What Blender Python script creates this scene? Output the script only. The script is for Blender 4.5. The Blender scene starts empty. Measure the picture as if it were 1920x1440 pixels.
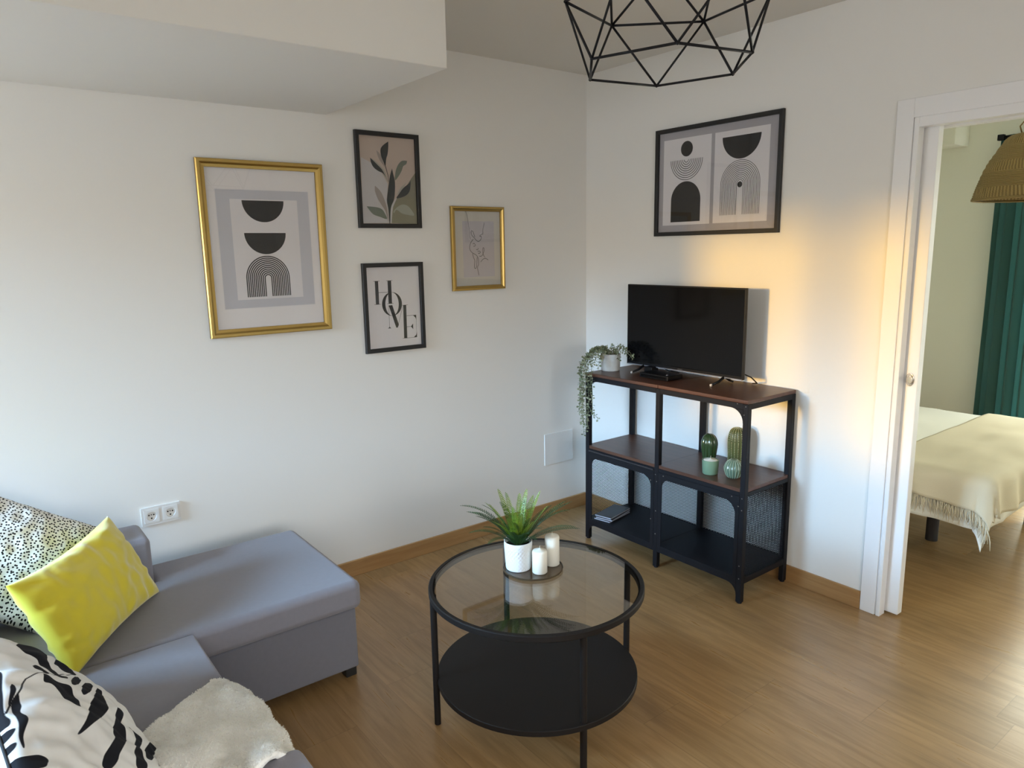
import bpy, bmesh, math, random
from mathutils import Vector, Matrix, noise
from math import sin, cos, pi, radians
random.seed(7)
S = bpy.context.scene
COL = S.collection

# ---------------------------------------------------------------- helpers
class MB:
    """collects vertices and faces (world coordinates) for one mesh object"""
    def __init__(self): self.v = []; self.f = []; self.m = []; self.uv = {}
    def vert(self, p): self.v.append(Vector(p)); return len(self.v) - 1
    def face(self, idx, mat=0): self.f.append(tuple(idx)); self.m.append(mat)
    def poly(self, pts, mat=0): self.face([self.vert(p) for p in pts], mat)
    def box(self, x0, x1, y0, y1, z0, z1, mat=0):
        i = [self.vert((x, y, z)) for z in (z0, z1) for y in (y0, y1) for x in (x0, x1)]
        for q in ((0, 2, 3, 1), (4, 5, 7, 6), (0, 1, 5, 4), (2, 6, 7, 3), (0, 4, 6, 2), (1, 3, 7, 5)):
            self.face([i[k] for k in q], mat)
        return self
    def tube(self, pts, r, n=8, mat=0, cap=True, closed=False):
        pts = [Vector(p) for p in pts]; N = len(pts); rings = []
        rr = r if isinstance(r, (list, tuple)) else [r] * N
        up = None
        for k, p in enumerate(pts):
            if closed: d = pts[(k + 1) % N] - pts[k - 1]
            else: d = pts[min(k + 1, N - 1)] - pts[max(k - 1, 0)]
            d.normalize()
            if up is None:
                up = Vector((0, 0, 1)) if abs(d.z) < .9 else Vector((1, 0, 0))
            a = d.cross(up)
            if a.length < 1e-6: a = d.orthogonal()
            a.normalize(); b = a.cross(d).normalized(); up = b
            off = pi / n if n == 4 else 0
            rings.append([self.vert(p + (a * cos(2 * pi * j / n + off) + b * sin(2 * pi * j / n + off)) * rr[k]) for j in range(n)])
        M = N if closed else N - 1
        for k in range(M):
            A, B = rings[k], rings[(k + 1) % N]
            for j in range(n): self.face((A[j], A[(j + 1) % n], B[(j + 1) % n], B[j]), mat)
        if cap and not closed:
            self.face(list(reversed(rings[0])), mat); self.face(rings[-1], mat)
        return self
    def lathe(self, prof, c, n=48, mat=0, fn=None, cap0=True, cap1=True, a0=0):
        rings = []
        for (r, z) in prof:
            ring = []
            for j in range(n):
                a = a0 + 2 * pi * j / n
                q = r + (fn(a, z, r) if fn else 0)
                ring.append(self.vert((c[0] + q * cos(a), c[1] + q * sin(a), c[2] + z)))
            rings.append(ring)
        for A, B in zip(rings, rings[1:]):
            for j in range(n): self.face((A[j], A[(j + 1) % n], B[(j + 1) % n], B[j]), mat)
        if cap0: self.face(list(reversed(rings[0])), mat)
        if cap1: self.face(rings[-1], mat)
        return self
    def prism(self, pts, d, mat=0):
        """outline pts (3-D, planar) extruded by vector d"""
        d = Vector(d); A = [self.vert(p) for p in pts]; B = [self.vert(Vector(p) + d) for p in pts]
        n = len(pts); self.face(A, mat); self.face(list(reversed(B)), mat)
        for k in range(n): self.face((A[k], B[k], B[(k + 1) % n], A[(k + 1) % n]), mat)
        return self
    def build(self, name, mats, parent=None, smooth=False, bevel=0, seg=2, subsurf=0, fix=True, angle=None):
        me = bpy.data.meshes.new(name)
        o = bpy.data.objects.new(name, me); COL.objects.link(o)
        off = Vector((0, 0, 0)); p = parent
        if parent is not None:
            o.parent = parent
            while p is not None: off += p.location; p = p.parent
        me.from_pydata([v - off for v in self.v], [], self.f)
        if not isinstance(mats, (list, tuple)): mats = [mats]
        for m in mats: me.materials.append(m)
        me.polygons.foreach_set('material_index', self.m)
        if self.uv:
            l = me.uv_layers.new(name='UVMap')
            for lp in me.loops: l.data[lp.index].uv = self.uv.get(lp.vertex_index, (0, 0))
        me.validate(); me.update()
        if fix:
            bm = bmesh.new(); bm.from_mesh(me); bmesh.ops.recalc_face_normals(bm, faces=bm.faces); bm.to_mesh(me); bm.free()
        if smooth: me.polygons.foreach_set('use_smooth', [True] * len(me.polygons))
        if angle is not None:
            me.polygons.foreach_set('use_smooth', [True] * len(me.polygons)); me.set_sharp_from_angle(angle=radians(angle))
        if bevel:
            b = o.modifiers.new('edge', 'BEVEL'); b.width = bevel; b.segments = seg; b.limit_method = 'ANGLE'; b.angle_limit = radians(40)
            if seg > 1:
                me.polygons.foreach_set('use_smooth', [True] * len(me.polygons)); b.harden_normals = False; w = o.modifiers.new('flat', 'WEIGHTED_NORMAL'); w.keep_sharp = False; w.weight = 100
        if subsurf:
            s = o.modifiers.new('sub', 'SUBSURF'); s.levels = subsurf; s.render_levels = subsurf
        return o

def thing(name, label, cat, loc=(0, 0, 0), group=None):
    o = bpy.data.objects.new(name, None); COL.objects.link(o); o.location = loc; o.empty_display_size = .05
    o['label'] = label; o['category'] = cat
    if group: o['group'] = group
    return o
def tag(o, label, cat, group=None):
    o['label'] = label; o['category'] = cat
    if group: o['group'] = group
    return o
def struct(o): o['kind'] = 'structure'; return o

# ---------------------------------------------------------------- materials
def mat(name, col, rough=.5, metal=0, spec=.5, bump=0, bscale=200, sheen=0, var=0, vscale=3, coat=0):
    m = bpy.data.materials.new(name); m.use_nodes = True
    nt = m.node_tree; b = nt.nodes['Principled BSDF']
    b.inputs['Base Color'].default_value = (*col, 1); b.inputs['Roughness'].default_value = rough
    b.inputs['Metallic'].default_value = metal; b.inputs['Specular IOR Level'].default_value = spec
    b.inputs['Sheen Weight'].default_value = sheen; b.inputs['Coat Weight'].default_value = coat
    if bump or var:
        tc = nt.nodes.new('ShaderNodeTexCoord')
    if bump:
        n = nt.nodes.new('ShaderNodeTexNoise'); n.inputs['Scale'].default_value = bscale; n.inputs['Detail'].default_value = 3
        nt.links.new(tc.outputs['Object'], n.inputs['Vector'])
        bp = nt.nodes.new('ShaderNodeBump'); bp.inputs['Strength'].default_value = bump; bp.inputs['Distance'].default_value = .002
        nt.links.new(n.outputs['Fac'], bp.inputs['Height']); nt.links.new(bp.outputs['Normal'], b.inputs['Normal'])
    if var:
        n = nt.nodes.new('ShaderNodeTexNoise'); n.inputs['Scale'].default_value = vscale; n.inputs['Detail'].default_value = 4
        nt.links.new(tc.outputs['Object'], n.inputs['Vector'])
        mx = nt.nodes.new('ShaderNodeMixRGB'); mx.inputs[1].default_value = (*[c * (1 - var) for c in col], 1); mx.inputs[2].default_value = (*[min(1, c * (1 + var)) for c in col], 1)
        nt.links.new(n.outputs['Fac'], mx.inputs[0]); nt.links.new(mx.outputs[0], b.inputs['Base Color'])
    return m
def srgb(r, g, b):
    f = lambda c: (c / 255 / 12.92) if c / 255 <= .04045 else ((c / 255 + .055) / 1.055) ** 2.4
    return (f(r), f(g), f(b))

class NT:
    def __init__(self, m): self.nt = m.node_tree; self.b = self.nt.nodes.get('Principled BSDF')
    def n(self, t, **kw):
        x = self.nt.nodes.new('ShaderNode' + t)
        for k, v in kw.items():
            if hasattr(x, k) and k not in ('inputs',): setattr(x, k, v)
        return x
    def l(self, a, b): self.nt.links.new(a, b)
    def math(self, op, a, b=None, c=None, clamp=False):
        x = self.n('Math', operation=op, use_clamp=clamp)
        for k, v in enumerate((a, b, c)):
            if v is None: continue
            if isinstance(v, (int, float)): x.inputs[k].default_value = v
            else: self.l(v, x.inputs[k])
        return x.outputs[0]
    def mix(self, f, a, b, blend='MIX'):
        x = self.n('MixRGB', blend_type=blend)
        for k, v in enumerate((f, a, b)):
            if isinstance(v, (int, float)): x.inputs[k].default_value = v
            elif isinstance(v, tuple): x.inputs[k].default_value = (*v, 1)
            else: self.l(v, x.inputs[k])
        return x.outputs[0]
    def ramp(self, f, lo, hi):
        x = self.n('MapRange', interpolation_type='SMOOTHSTEP'); x.inputs['From Min'].default_value = lo; x.inputs['From Max'].default_value = hi
        self.l(f, x.inputs['Value']); return x.outputs['Result']

WALL = mat('wall_paint', (.80, .79, .765), .85, spec=.3, bump=.08, bscale=60)
CEIL = mat('ceiling_paint', (.74, .725, .69), .9, spec=.2)
BEDWALL = mat('bedroom_paint', (.78, .78, .70), .85, spec=.3)
DOORW = mat('door_lacquer', (.82, .82, .83), .35, spec=.5)
PLASTIC = mat('white_plastic', (.74, .735, .72), .45)
BLACK = mat('black_metal', (.0075, .0075, .010), .5, spec=.22)
BLACKF = mat('black_frame', (.010, .010, .011), .45)
GOLD = mat('brushed_gold', (.50, .34, .11), .32, metal=1)
PAPER = mat('print_paper', (.80, .775, .80), .8, spec=.2)
MATB = mat('mat_board', (.87, .84, .85), .85, spec=.2)
GREYP = mat('grey_print', (.60, .60, .655), .8, spec=.2)
GREYM = mat('grey_mount', (.43, .415, .45), .85, spec=.2)
INK = mat('black_ink', (.018, .018, .020), .6, spec=.3)
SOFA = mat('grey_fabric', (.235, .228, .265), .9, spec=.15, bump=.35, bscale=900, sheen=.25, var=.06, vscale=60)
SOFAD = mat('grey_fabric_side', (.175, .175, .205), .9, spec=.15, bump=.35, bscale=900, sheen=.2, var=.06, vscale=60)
YELLOW = mat('yellow_velvet', (.66, .55, .035), .75, spec=.2, sheen=.5, bump=.15, bscale=700)
FLEECE = mat('white_fleece', (.90, .885, .85), .95, spec=.05, bump=.8, bscale=330, sheen=.5)
CREAM = mat('cream_throw', (.66, .60, .46), .92, spec=.1, bump=.4, bscale=400)
DUVET = mat('white_duvet', (.82, .82, .76), .92, spec=.1)
WAX = mat('candle_wax', (.86, .83, .74), .45, spec=.4)
WICK = mat('wick', (.5, .45, .36), .9)
POTW = mat('white_ceramic', (.82, .85, .87), .3)
POTG = mat('stone_pot', (.60, .60, .58), .8, bump=.6, bscale=90, var=.12, vscale=50)
SOIL = mat('soil', (.03, .022, .015), .95)
GREENC = mat('green_cup', (.19, .30, .20), .3, coat=.3)
CACD = mat('dark_green_glaze', (.030, .060, .022), .18, coat=.5)
CACT = mat('cactus_green', (.075, .085, .022), .4)
CACS = mat('cactus_spine', (.62, .58, .34), .6)
CACR = mat('pale_green_glaze', (.13, .20, .14), .2, coat=.4)
CACRL = mat('pale_rib', (.42, .48, .34), .35)
TVB = mat('tv_casing', (.005, .005, .006), .35, spec=.3)
TVS = mat('tv_screen', (.0045, .0045, .005), .10, spec=.18)
SILVER = mat('silver_trim', (.45, .45, .47), .3, metal=1)
CHROME = mat('chrome', (.65, .62, .58), .22, metal=1)
TVL = mat('tv_logo', (.16, .16, .18), .4)
TRAY = mat('smoked_tray', (.07, .05, .03), .12, spec=.6)
TABB = mat('table_black', (.011, .0085, .0075), .55, spec=.22)
RATTAN = mat('rattan', (.36, .245, .095), .8, bump=.6, bscale=120, var=.45, vscale=60)
CURT = mat('teal_curtain', (.050, .115, .110), .85, spec=.1, sheen=.2)
BEDBASE = mat('dark_upholstery', (.035, .03, .032), .85)
PAGES = mat('page_edges', (.36, .37, .42), .8)
COVER = mat('dark_cover', (.03, .03, .035), .35)

def wood(name, c1, c2, rough, axis='x', gscale=1.0):
    m = mat(name, c1, rough); t = NT(m)
    tc = t.n('TexCoord'); mp = t.n('Mapping')
    mp.inputs['Scale'].default_value = (2 * gscale, 30 * gscale, 30 * gscale) if axis == 'x' else (30 * gscale, 2 * gscale, 30 * gscale)
    t.l(tc.outputs['Object'], mp.inputs['Vector'])
    n = t.n('TexNoise'); n.inputs['Scale'].default_value = 1.5; n.inputs['Detail'].default_value = 6; n.inputs['Distortion'].default_value = .6
    t.l(mp.outputs[0], n.inputs['Vector'])
    t.l(t.mix(t.ramp(n.outputs['Fac'], .3, .7), c1, c2), t.b.inputs['Base Color'])
    return m
SKIRT = wood('oak_skirting', (.33, .175, .065), (.40, .23, .095), .5)
SKIRTY = wood('oak_skirting_side', (.33, .175, .065), (.40, .23, .095), .5, 'y')
SHELFW = wood('brown_board', (.075, .030, .018), (.105, .044, .026), .38)

def floor_material():
    m = mat('oak_laminate', (.3, .2, .1), .38); t = NT(m)
    tc = t.n('TexCoord')
    sep = t.n('SeparateXYZ'); t.l(tc.outputs['Object'], sep.inputs[0])
    X, Y = sep.outputs[0], sep.outputs[1]
    W, L = .19, 1.25
    row = t.math('FLOOR', t.math('DIVIDE', Y, W))
    wn = t.n('TexWhiteNoise', noise_dimensions='1D'); t.l(row, wn.inputs['W'])
    xs = t.math('ADD', t.math('DIVIDE', X, L), wn.outputs['Value'])
    colm = t.math('FLOOR', xs)
    cb = t.n('CombineXYZ'); t.l(row, cb.inputs[0]); t.l(colm, cb.inputs[1])
    pl = t.n('TexWhiteNoise', noise_dimensions='3D'); t.l(cb.outputs[0], pl.inputs['Vector'])
    # grain
    mp = t.n('Mapping'); mp.inputs['Scale'].default_value = (1.3, 16, 1); t.l(tc.outputs['Object'], mp.inputs['Vector'])
    ofs = t.n('VectorMath', operation='ADD'); sc = t.n('VectorMath', operation='SCALE'); sc.inputs['Scale'].default_value = 9
    t.l(pl.outputs['Color'], sc.inputs[0]); t.l(mp.outputs[0], ofs.inputs[0]); t.l(sc.outputs[0], ofs.inputs[1])
    g = t.n('TexNoise'); g.inputs['Scale'].default_value = 2.2; g.inputs['Detail'].default_value = 8; g.inputs['Distortion'].default_value = .8; g.inputs['Roughness'].default_value = .62
    t.l(ofs.outputs[0], g.inputs['Vector'])
    g2 = t.n('TexNoise'); g2.inputs['Scale'].default_value = 2.6; g2.inputs['Detail'].default_value = 2
    mp2 = t.n('Mapping'); mp2.inputs['Scale'].default_value = (1, 3.2, 1); t.l(tc.outputs['Object'], mp2.inputs['Vector']); t.l(mp2.outputs[0], g2.inputs['Vector'])
    c = t.mix(t.ramp(g.outputs['Fac'], .3, .72), (.40, .245, .110), (.285, .165, .066))
    c = t.mix(t.math('MULTIPLY', t.ramp(g2.outputs['Fac'], .55, .8), .5), c, (.18, .105, .048))
    tint = t.math('ADD', .86, t.math('MULTIPLY', pl.outputs['Value'], .26))
    cc = t.n('VectorMath', operation='SCALE'); t.l(c, cc.inputs[0]); t.l(tint, cc.inputs['Scale'])
    # joints
    fy = t.math('FRACT', t.math('DIVIDE', Y, W)); fx = t.math('FRACT', xs)
    ey = t.math('MINIMUM', fy, t.math('SUBTRACT', 1, fy)); ex = t.math('MINIMUM', fx, t.math('SUBTRACT', 1, fx))
    j = t.math('MAXIMUM', t.math('LESS_THAN', ey, .006), t.math('LESS_THAN', ex, .001))
    col = t.mix(t.math('MULTIPLY', j, .32), cc.outputs[0], (.10, .06, .03))
    t.l(col, t.b.inputs['Base Color'])
    t.l(t.math('ADD', .21, t.math('MULTIPLY', g.outputs['Fac'], .18)), t.b.inputs['Roughness'])
    t.b.inputs['Specular IOR Level'].default_value = .62
    bp = t.n('Bump'); bp.inputs['Strength'].default_value = .12; bp.inputs['Distance'].default_value = .001
    t.l(g.outputs['Fac'], bp.inputs['Height']); t.l(bp.outputs['Normal'], t.b.inputs['Normal'])
    return m
FLOOR = floor_material()

def glass(name, tint, rough=.02, boost=1.0):
    m = bpy.data.materials.new(name); m.use_nodes = True; nt = m.node_tree
    nt.nodes.remove(nt.nodes['Principled BSDF']); out = nt.nodes['Material Output']
    tr = nt.nodes.new('ShaderNodeBsdfTransparent'); tr.inputs[0].default_value = (*tint, 1)
    gl = nt.nodes.new('ShaderNodeBsdfGlossy'); gl.inputs['Roughness'].default_value = rough
    ge = nt.nodes.new('ShaderNodeNewGeometry'); dt = nt.nodes.new('ShaderNodeVectorMath'); dt.operation = 'DOT_PRODUCT'
    nt.links.new(ge.outputs['Incoming'], dt.inputs[0]); nt.links.new(ge.outputs['Normal'], dt.inputs[1])
    def mth(op, x, y):
        q = nt.nodes.new('ShaderNodeMath'); q.operation = op; q.use_clamp = op != 'POWER'
        for k_, v_ in enumerate((x, y)):
            if v_ is None: continue
            if isinstance(v_, (int, float)): q.inputs[k_].default_value = v_
            else: nt.links.new(v_, q.inputs[k_])
        return q.outputs[0]
    ab = mth('ABSOLUTE', dt.outputs['Value'], None)
    mu = mth('MULTIPLY', mth('ADD', mth('MULTIPLY', mth('POWER', mth('SUBTRACT', 1, ab), 5), .96), .04), boost)
    mx = nt.nodes.new('ShaderNodeMixShader')
    nt.links.new(mu, mx.inputs[0]); nt.links.new(tr.outputs[0], mx.inputs[1]); nt.links.new(gl.outputs[0], mx.inputs[2])
    nt.links.new(mx.outputs[0], out.inputs['Surface'])
    return m
PANE = glass('picture_glass', (.97, .97, .97), .015, 1.5)
TGLASS = glass('table_glass', (.93, .92, .89), .005, 1.9)
TRAYG = glass('tray_glass', (.55, .48, .38), .02, 1.6)

def dotted():
    m = mat('dotted_cotton', (.72, .71, .68), .9, spec=.1, bump=0); t = NT(m)
    uv = t.n('UVMap'); v = t.n('TexVoronoi', feature='F1', voronoi_dimensions='2D'); v.inputs['Scale'].default_value = 96; v.inputs['Randomness'].default_value = .75
    t.l(uv.outputs[0], v.inputs['Vector'])
    f = t.ramp(v.outputs['Distance'], .24, .32)
    t.l(t.mix(f, (.012, .012, .014), (.74, .73, .70)), t.b.inputs['Base Color'])
    return m
DOTS = dotted()
def inked():
    m = mat('printed_cotton', (.8, .8, .8), .85, spec=.15); t = NT(m)
    a = t.n('Attribute'); a.attribute_name = 'ink'
    f = t.ramp(a.outputs['Fac'], -.0008, .0008)
    t.l(t.mix(f, (.010, .010, .014), (.80, .79, .78)), t.b.inputs['Base Color'])
    return m
ZEBRA = inked()

def leafmat(name, c1, c2, rough=.45, trans=.25):
    m = mat(name, c1, rough); t = NT(m)
    tc = t.n('TexCoord'); n = t.n('TexNoise'); n.inputs['Scale'].default_value = 25
    t.l(tc.outputs['Object'], n.inputs['Vector'])
    t.l(t.mix(t.ramp(n.outputs['Fac'], .35, .65), c1, c2), t.b.inputs['Base Color'])
    return m
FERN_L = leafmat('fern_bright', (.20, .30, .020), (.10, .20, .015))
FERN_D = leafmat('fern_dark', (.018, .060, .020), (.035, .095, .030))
PILE = mat('fleece_pile', (.95, .94, .91), .95, spec=.05, sheen=.3)
def pile_material():
    t = NT(PILE); out = PILE.node_tree.nodes['Material Output']
    tr = t.n('BsdfTranslucent'); tr.inputs[0].default_value = (.95, .94, .91, 1)
    mx = t.n('MixShader'); mx.inputs[0].default_value = .45
    t.l(t.b.outputs[0], mx.inputs[1]); t.l(tr.outputs[0], mx.inputs[2]); t.l(mx.outputs[0], out.inputs['Surface'])
pile_material()
def curtain_material():
    m = CURT; t = NT(m); out = m.node_tree.nodes['Material Output']
    tr = t.n('BsdfTranslucent'); tr.inputs[0].default_value = (.16, .34, .32, 1)
    mx = t.n('MixShader'); mx.inputs[0].default_value = .35
    t.l(t.b.outputs[0], mx.inputs[1]); t.l(tr.outputs[0], mx.inputs[2]); t.l(mx.outputs[0], out.inputs['Surface'])
curtain_material()
def woven(m):
    t = NT(m); tc = t.n('TexCoord'); sp = t.n('SeparateXYZ'); t.l(tc.outputs['Object'], sp.inputs[0])
    ang = t.math('ARCTAN2', sp.outputs[1], sp.outputs[0]); z = sp.outputs[2]
    nz = t.n('TexNoise'); nz.inputs['Scale'].default_value = 14; t.l(tc.outputs['Object'], nz.inputs['Vector'])
    hz = t.math('SINE', t.math('ADD', t.math('MULTIPLY', z, 1150), t.math('MULTIPLY', nz.outputs['Fac'], 14)))
    vt = t.math('SINE', t.math('ADD', t.math('MULTIPLY', ang, 95), t.math('MULTIPLY', z, 60)))
    band = t.math('GREATER_THAN', t.math('SINE', t.math('MULTIPLY', z, 52)), .35)
    f = t.math('ADD', t.math('MULTIPLY', hz, t.math('SUBTRACT', 1, band)), t.math('MULTIPLY', vt, band))
    t.l(t.mix(t.ramp(f, -.9, .9), (.20, .135, .048), (.34, .235, .092)), t.b.inputs['Base Color'])
    bp = t.n('Bump'); bp.inputs['Strength'].default_value = .5; bp.inputs['Distance'].default_value = .004; t.l(f, bp.inputs['Height']); t.l(bp.outputs['Normal'], t.b.inputs['Normal'])
woven(RATTAN)
TRAIL = leafmat('trailing_leaf', (.135, .165, .085), (.28, .29, .18), .6)
# ---------------------------------------------------------------- the setting
ZC = 2.543; XR = 5.2; YB = -4.9; T = .12
BY1 = 2.5; BX0 = -.5; BX1 = 3.3; ZB = 2.43
def slab(name, *b, m=WALL, bevel=0):
    return struct(MB().box(*b).build(name, m, bevel=bevel))
slab('floor', BX0 - T, XR + T, YB - T, BY1 + T, -.08, 0, m=FLOOR)
slab('ceiling', -T, XR + T, YB - T, T, ZC, ZC + .1, m=CEIL)
slab('wall_left', -T, 0, YB - T, 0, 0, ZC)
# wall with the sliding-door pocket: two skins left of the opening, solid elsewhere
w = MB()
w.box(BX0 - T, 1.80, 0, .034, 0, ZC); w.box(BX0 - T, 1.80, .088, T, 0, ZC)
w.box(1.80, 2.66, 0, T, 2.085, ZC); w.box(2.66, XR, 0, T, 0, ZC)
struct(w.build('wall_back', WALL))
# wall behind the camera with the tall living-room window, and the wall on the far right with its own window
W1 = (.05, 1.26, .95, 2.05)
w = MB(); x0, x1, z0, z1 = W1
w.box(-T, x0, YB - T, YB, 0, ZC); w.box(x1, XR + T, YB - T, YB, 0, ZC)
w.box(x0, x1, YB - T, YB, 0, z0); w.box(x0, x1, YB - T, YB, z1, ZC)
struct(w.build('wall_front', WALL))
f = MB()
for a, b in ((x0, x0 + .05), (x1 - .05, x1), (.74, .86)): f.box(a, b, YB - .09, YB - .03, z0, z1)
for a, b in ((z0, z0 + .06), (z1 - .05, z1)): f.box(x0 + .05, .74, YB - .09, YB - .03, a, b); f.box(.86, x1 - .05, YB - .09, YB - .03, a, b)
struct(f.build('window_1', PLASTIC))
W2 = (-4.1, -1.7, .85, 2.15)
w = MB(); y0, y1, z0, z1 = W2
w.box(XR, XR + T, YB, y0, 0, ZC); w.box(XR, XR + T, y1, T, 0, ZC)
w.box(XR, XR + T, y0, y1, 0, z0); w.box(XR, XR + T, y0, y1, z1, ZC)
struct(w.build('wall_right', WALL))
f = MB()
for a, b in ((y0, y0 + .05), (y1 - .05, y1), (-2.94, -2.86)): f.box(XR + .03, XR + .09, a, b, z0, z1)
for a, b in ((z0, z0 + .06), (z1 - .05, z1)): f.box(XR + .03, XR + .09, y0 + .05, -2.94, a, b); f.box(XR + .03, XR + .09, -2.86, y1 - .05, a, b)
struct(f.build('window_2', PLASTIC))
# boxed beam along the left wall
struct(MB().box(0, .9895, YB, -1.5814, 2.1825, ZC).build('trim_1', WALL, bevel=.004))
# skirting boards
HB, TB = .081, .012
struct(MB().box(0, TB, -4.9, -TB, 0, HB).build('baseboard_left', SKIRTY, bevel=.002))
struct(MB().box(TB, 1.747, -TB, 0, 0, HB).build('baseboard_back', SKIRT, bevel=.002))
# door frame: flat casing, stepped liner, sliding leaf half in its pocket
d = MB(); xo, xi, zi, zo = 1.7488, 1.8125, 2.0483, 2.1201; xr_i, xr_o = 2.652, 2.716
d.box(xo, xi, -.012, 0, 0, zo); d.box(xr_i, xr_o, -.012, 0, 0, zo); d.box(xi, xr_i, -.012, 0, zi, zo)
d.box(xi, 1.818, -.006, .034, 0, zi)                                  # shadow groove behind the casing edge
d.box(1.818, 1.835, -.012, .034, 0, zi); d.box(1.818, 1.835, .088, T + .012, 0, zi)
d.box(1.835, xr_i, -.012, .034, 2.012, zi); d.box(1.835, xr_i, .088, T + .012, 2.012, zi); d.box(1.835, xr_i, .034, .088, 2.03, zi)
d.box(2.632, xr_i, -.006, T + .006, 0, 2.012)
d.box(xo, 1.818, T, T + .012, 0, zo); d.box(xr_i, xr_o, T, T + .012, 0, zo); d.box(1.818, xr_i, T, T + .012, zi, zo)
dd = struct(d.build('door_1', DOORW, bevel=.0015, seg=1))
leaf = MB().box(1.05, 1.886, .041, .081, .010, 2.022).build('door_leaf', DOORW, dd, bevel=.002, seg=1)
h = MB()
def oval(cx, cz, a, b, n=24): return [(cx + a * cos(2 * pi * k / n), 0, cz + b * sin(2 * pi * k / n)) for k in range(n)]
h.prism([(x, .041, z) for x, _, z in oval(1.858, 1.034, .016, .027)], (0, -.004, 0))
h.prism([(x, .037, z) for x, _, z in oval(1.862, 1.034, .009, .018)], (0, -.012, 0))
h.build('door_handle', CHROME, leaf, bevel=.002)
# bedroom shell
w = MB(); w.box(BX0 - T, BX0, T, BY1 + T, 0, ZC); struct(w.build('wall_bedroom_left', BEDWALL))
w = MB(); w.box(BX1, BX1 + T, T, BY1 + T, 0, ZC); struct(w.build('wall_bedroom_right', BEDWALL))
W3 = (1.42, 2.75, .05, 2.12)
w = MB(); x0, x1, z0, z1 = W3
w.box(BX0, x0, BY1, BY1 + T, 0, ZC); w.box(x1, BX1, BY1, BY1 + T, 0, ZC); w.box(x0, x1, BY1, BY1 + T, z1, ZC); w.box(x0, x1, BY1, BY1 + T, 0, z0)
struct(w.build('wall_bedroom_back', BEDWALL))
f = MB()
for a, b in ((x0, x0 + .05), (x1 - .05, x1), (2.05, 2.12)): f.box(a, b, BY1 + .03, BY1 + .09, z0, z1)
for a, b in ((z0, z0 + .08), (z1 - .05, z1)): f.box(x0 + .05, 2.05, BY1 + .03, BY1 + .09, a, b); f.box(2.12, x1 - .05, BY1 + .03, BY1 + .09, a, b)
struct(f.build('window_3', PLASTIC))
slab('ceiling_bedroom', BX0, BX1, T, BY1, ZB, ZB + .1, m=BEDWALL)
struct(MB().box(BX0, 1.055, 2.28, BY1, 2.205, ZB).build('trim_2', BEDWALL, bevel=.004))
struct(MB().box(BX0, BX0 + TB, T, BY1, 0, HB).build('baseboard_bedroom_left', SKIRTY))

# ---------------------------------------------------------------- framed prints
def LW(u, v, w): return (w, u, v)          # on the left wall: u along the wall, v up, w out of it
def RW(u, v, w): return (u, -w, v)         # on the wall with the door
def frame(M, parent, u0, u1, v0, v1, prof, m, pn='frame'):
    """mitred frame: prof = [(inset, depth)...] closed loop"""
    mb = MB(); L = []
    for (i, w_) in prof:
        L.append([mb.vert(M(*p, w_)) for p in ((u0 + i, v0 + i), (u1 - i, v0 + i), (u1 - i, v1 - i), (u0 + i, v1 - i))])
    n = len(L)
    for a in range(n):
        A, B = L[a], L[(a + 1) % n]
        for k in range(4): mb.face((A[k], A[(k + 1) % 4], B[(k + 1) % 4], B[k]))
    return mb.build(pn, m, parent)
def sheet(mb, M, u0, u1, v0, v1, w_, mi): mb.poly([M(u0, v0, w_), M(u1, v0, w_), M(u1, v1, w_), M(u0, v1, w_)], mi)
def flat(mb, M, pts, w_, mi):              # filled outline (triangulated so that hollows stay hollow)
    from mathutils.geometry import tessellate_polygon
    idx = [mb.vert(M(u, v, w_)) for u, v in pts]
    for t in tessellate_polygon([[Vector((u, v, 0)) for u, v in pts]]): mb.face([idx[k] for k in t], mi)
def ribbon(mb, M, pts, wd, w_, mi):
    L, R = [], []
    for k, p in enumerate(pts):
        a = Vector(pts[max(k - 1, 0)]); b = Vector(pts[min(k + 1, len(pts) - 1)]); d = (b - a); d = d.normalized() if d.length else Vector((1, 0))
        n = Vector((-d.y, d.x)) * wd / 2; q = Vector(p)
        L.append(mb.vert(M(*(q + n), w_))); R.append(mb.vert(M(*(q - n), w_)))
    for k in range(len(pts) - 1): mb.face((L[k], L[k + 1], R[k + 1], R[k]), mi)
def arc(cx, cy, r, a0, a1, n=36): return [(cx + r * cos(radians(a0 + (a1 - a0) * k / n)), cy + r * sin(radians(a0 + (a1 - a0) * k / n))) for k in range(n + 1)]
def smooth(pts, n=6):
    out = []
    for k in range(len(pts) - 1):
        p0, p1, p2, p3 = [Vector(pts[min(max(k + d, 0), len(pts) - 1)]) for d in (-1, 0, 1, 2)]
        for j in range(n):
            t = j / n; out.append(tuple(.5 * ((2 * p1) + (-p0 + p2) * t + (2 * p0 - 5 * p1 + 4 * p2 - p3) * t * t + (-p0 + 3 * p1 - 3 * p2 + p3) * t ** 3)))
    out.append(tuple(pts[-1])); return out
GPROF = [(0, .001), (0, .016), (.004, .020), (.014, .020), (.022, .015), (.033, .013), (.034, .007), (.034, .001)]
GPROFS = [(0, .001), (0, .015), (.003, .018), (.010, .018), (.017, .014), (.023, .012), (.024, .007), (.024, .001)]
BPROF = [(0, .001), (0, .017), (.002, .019), (.018, .019), (.020, .017), (.020, .007), (.020, .001)]

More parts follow.
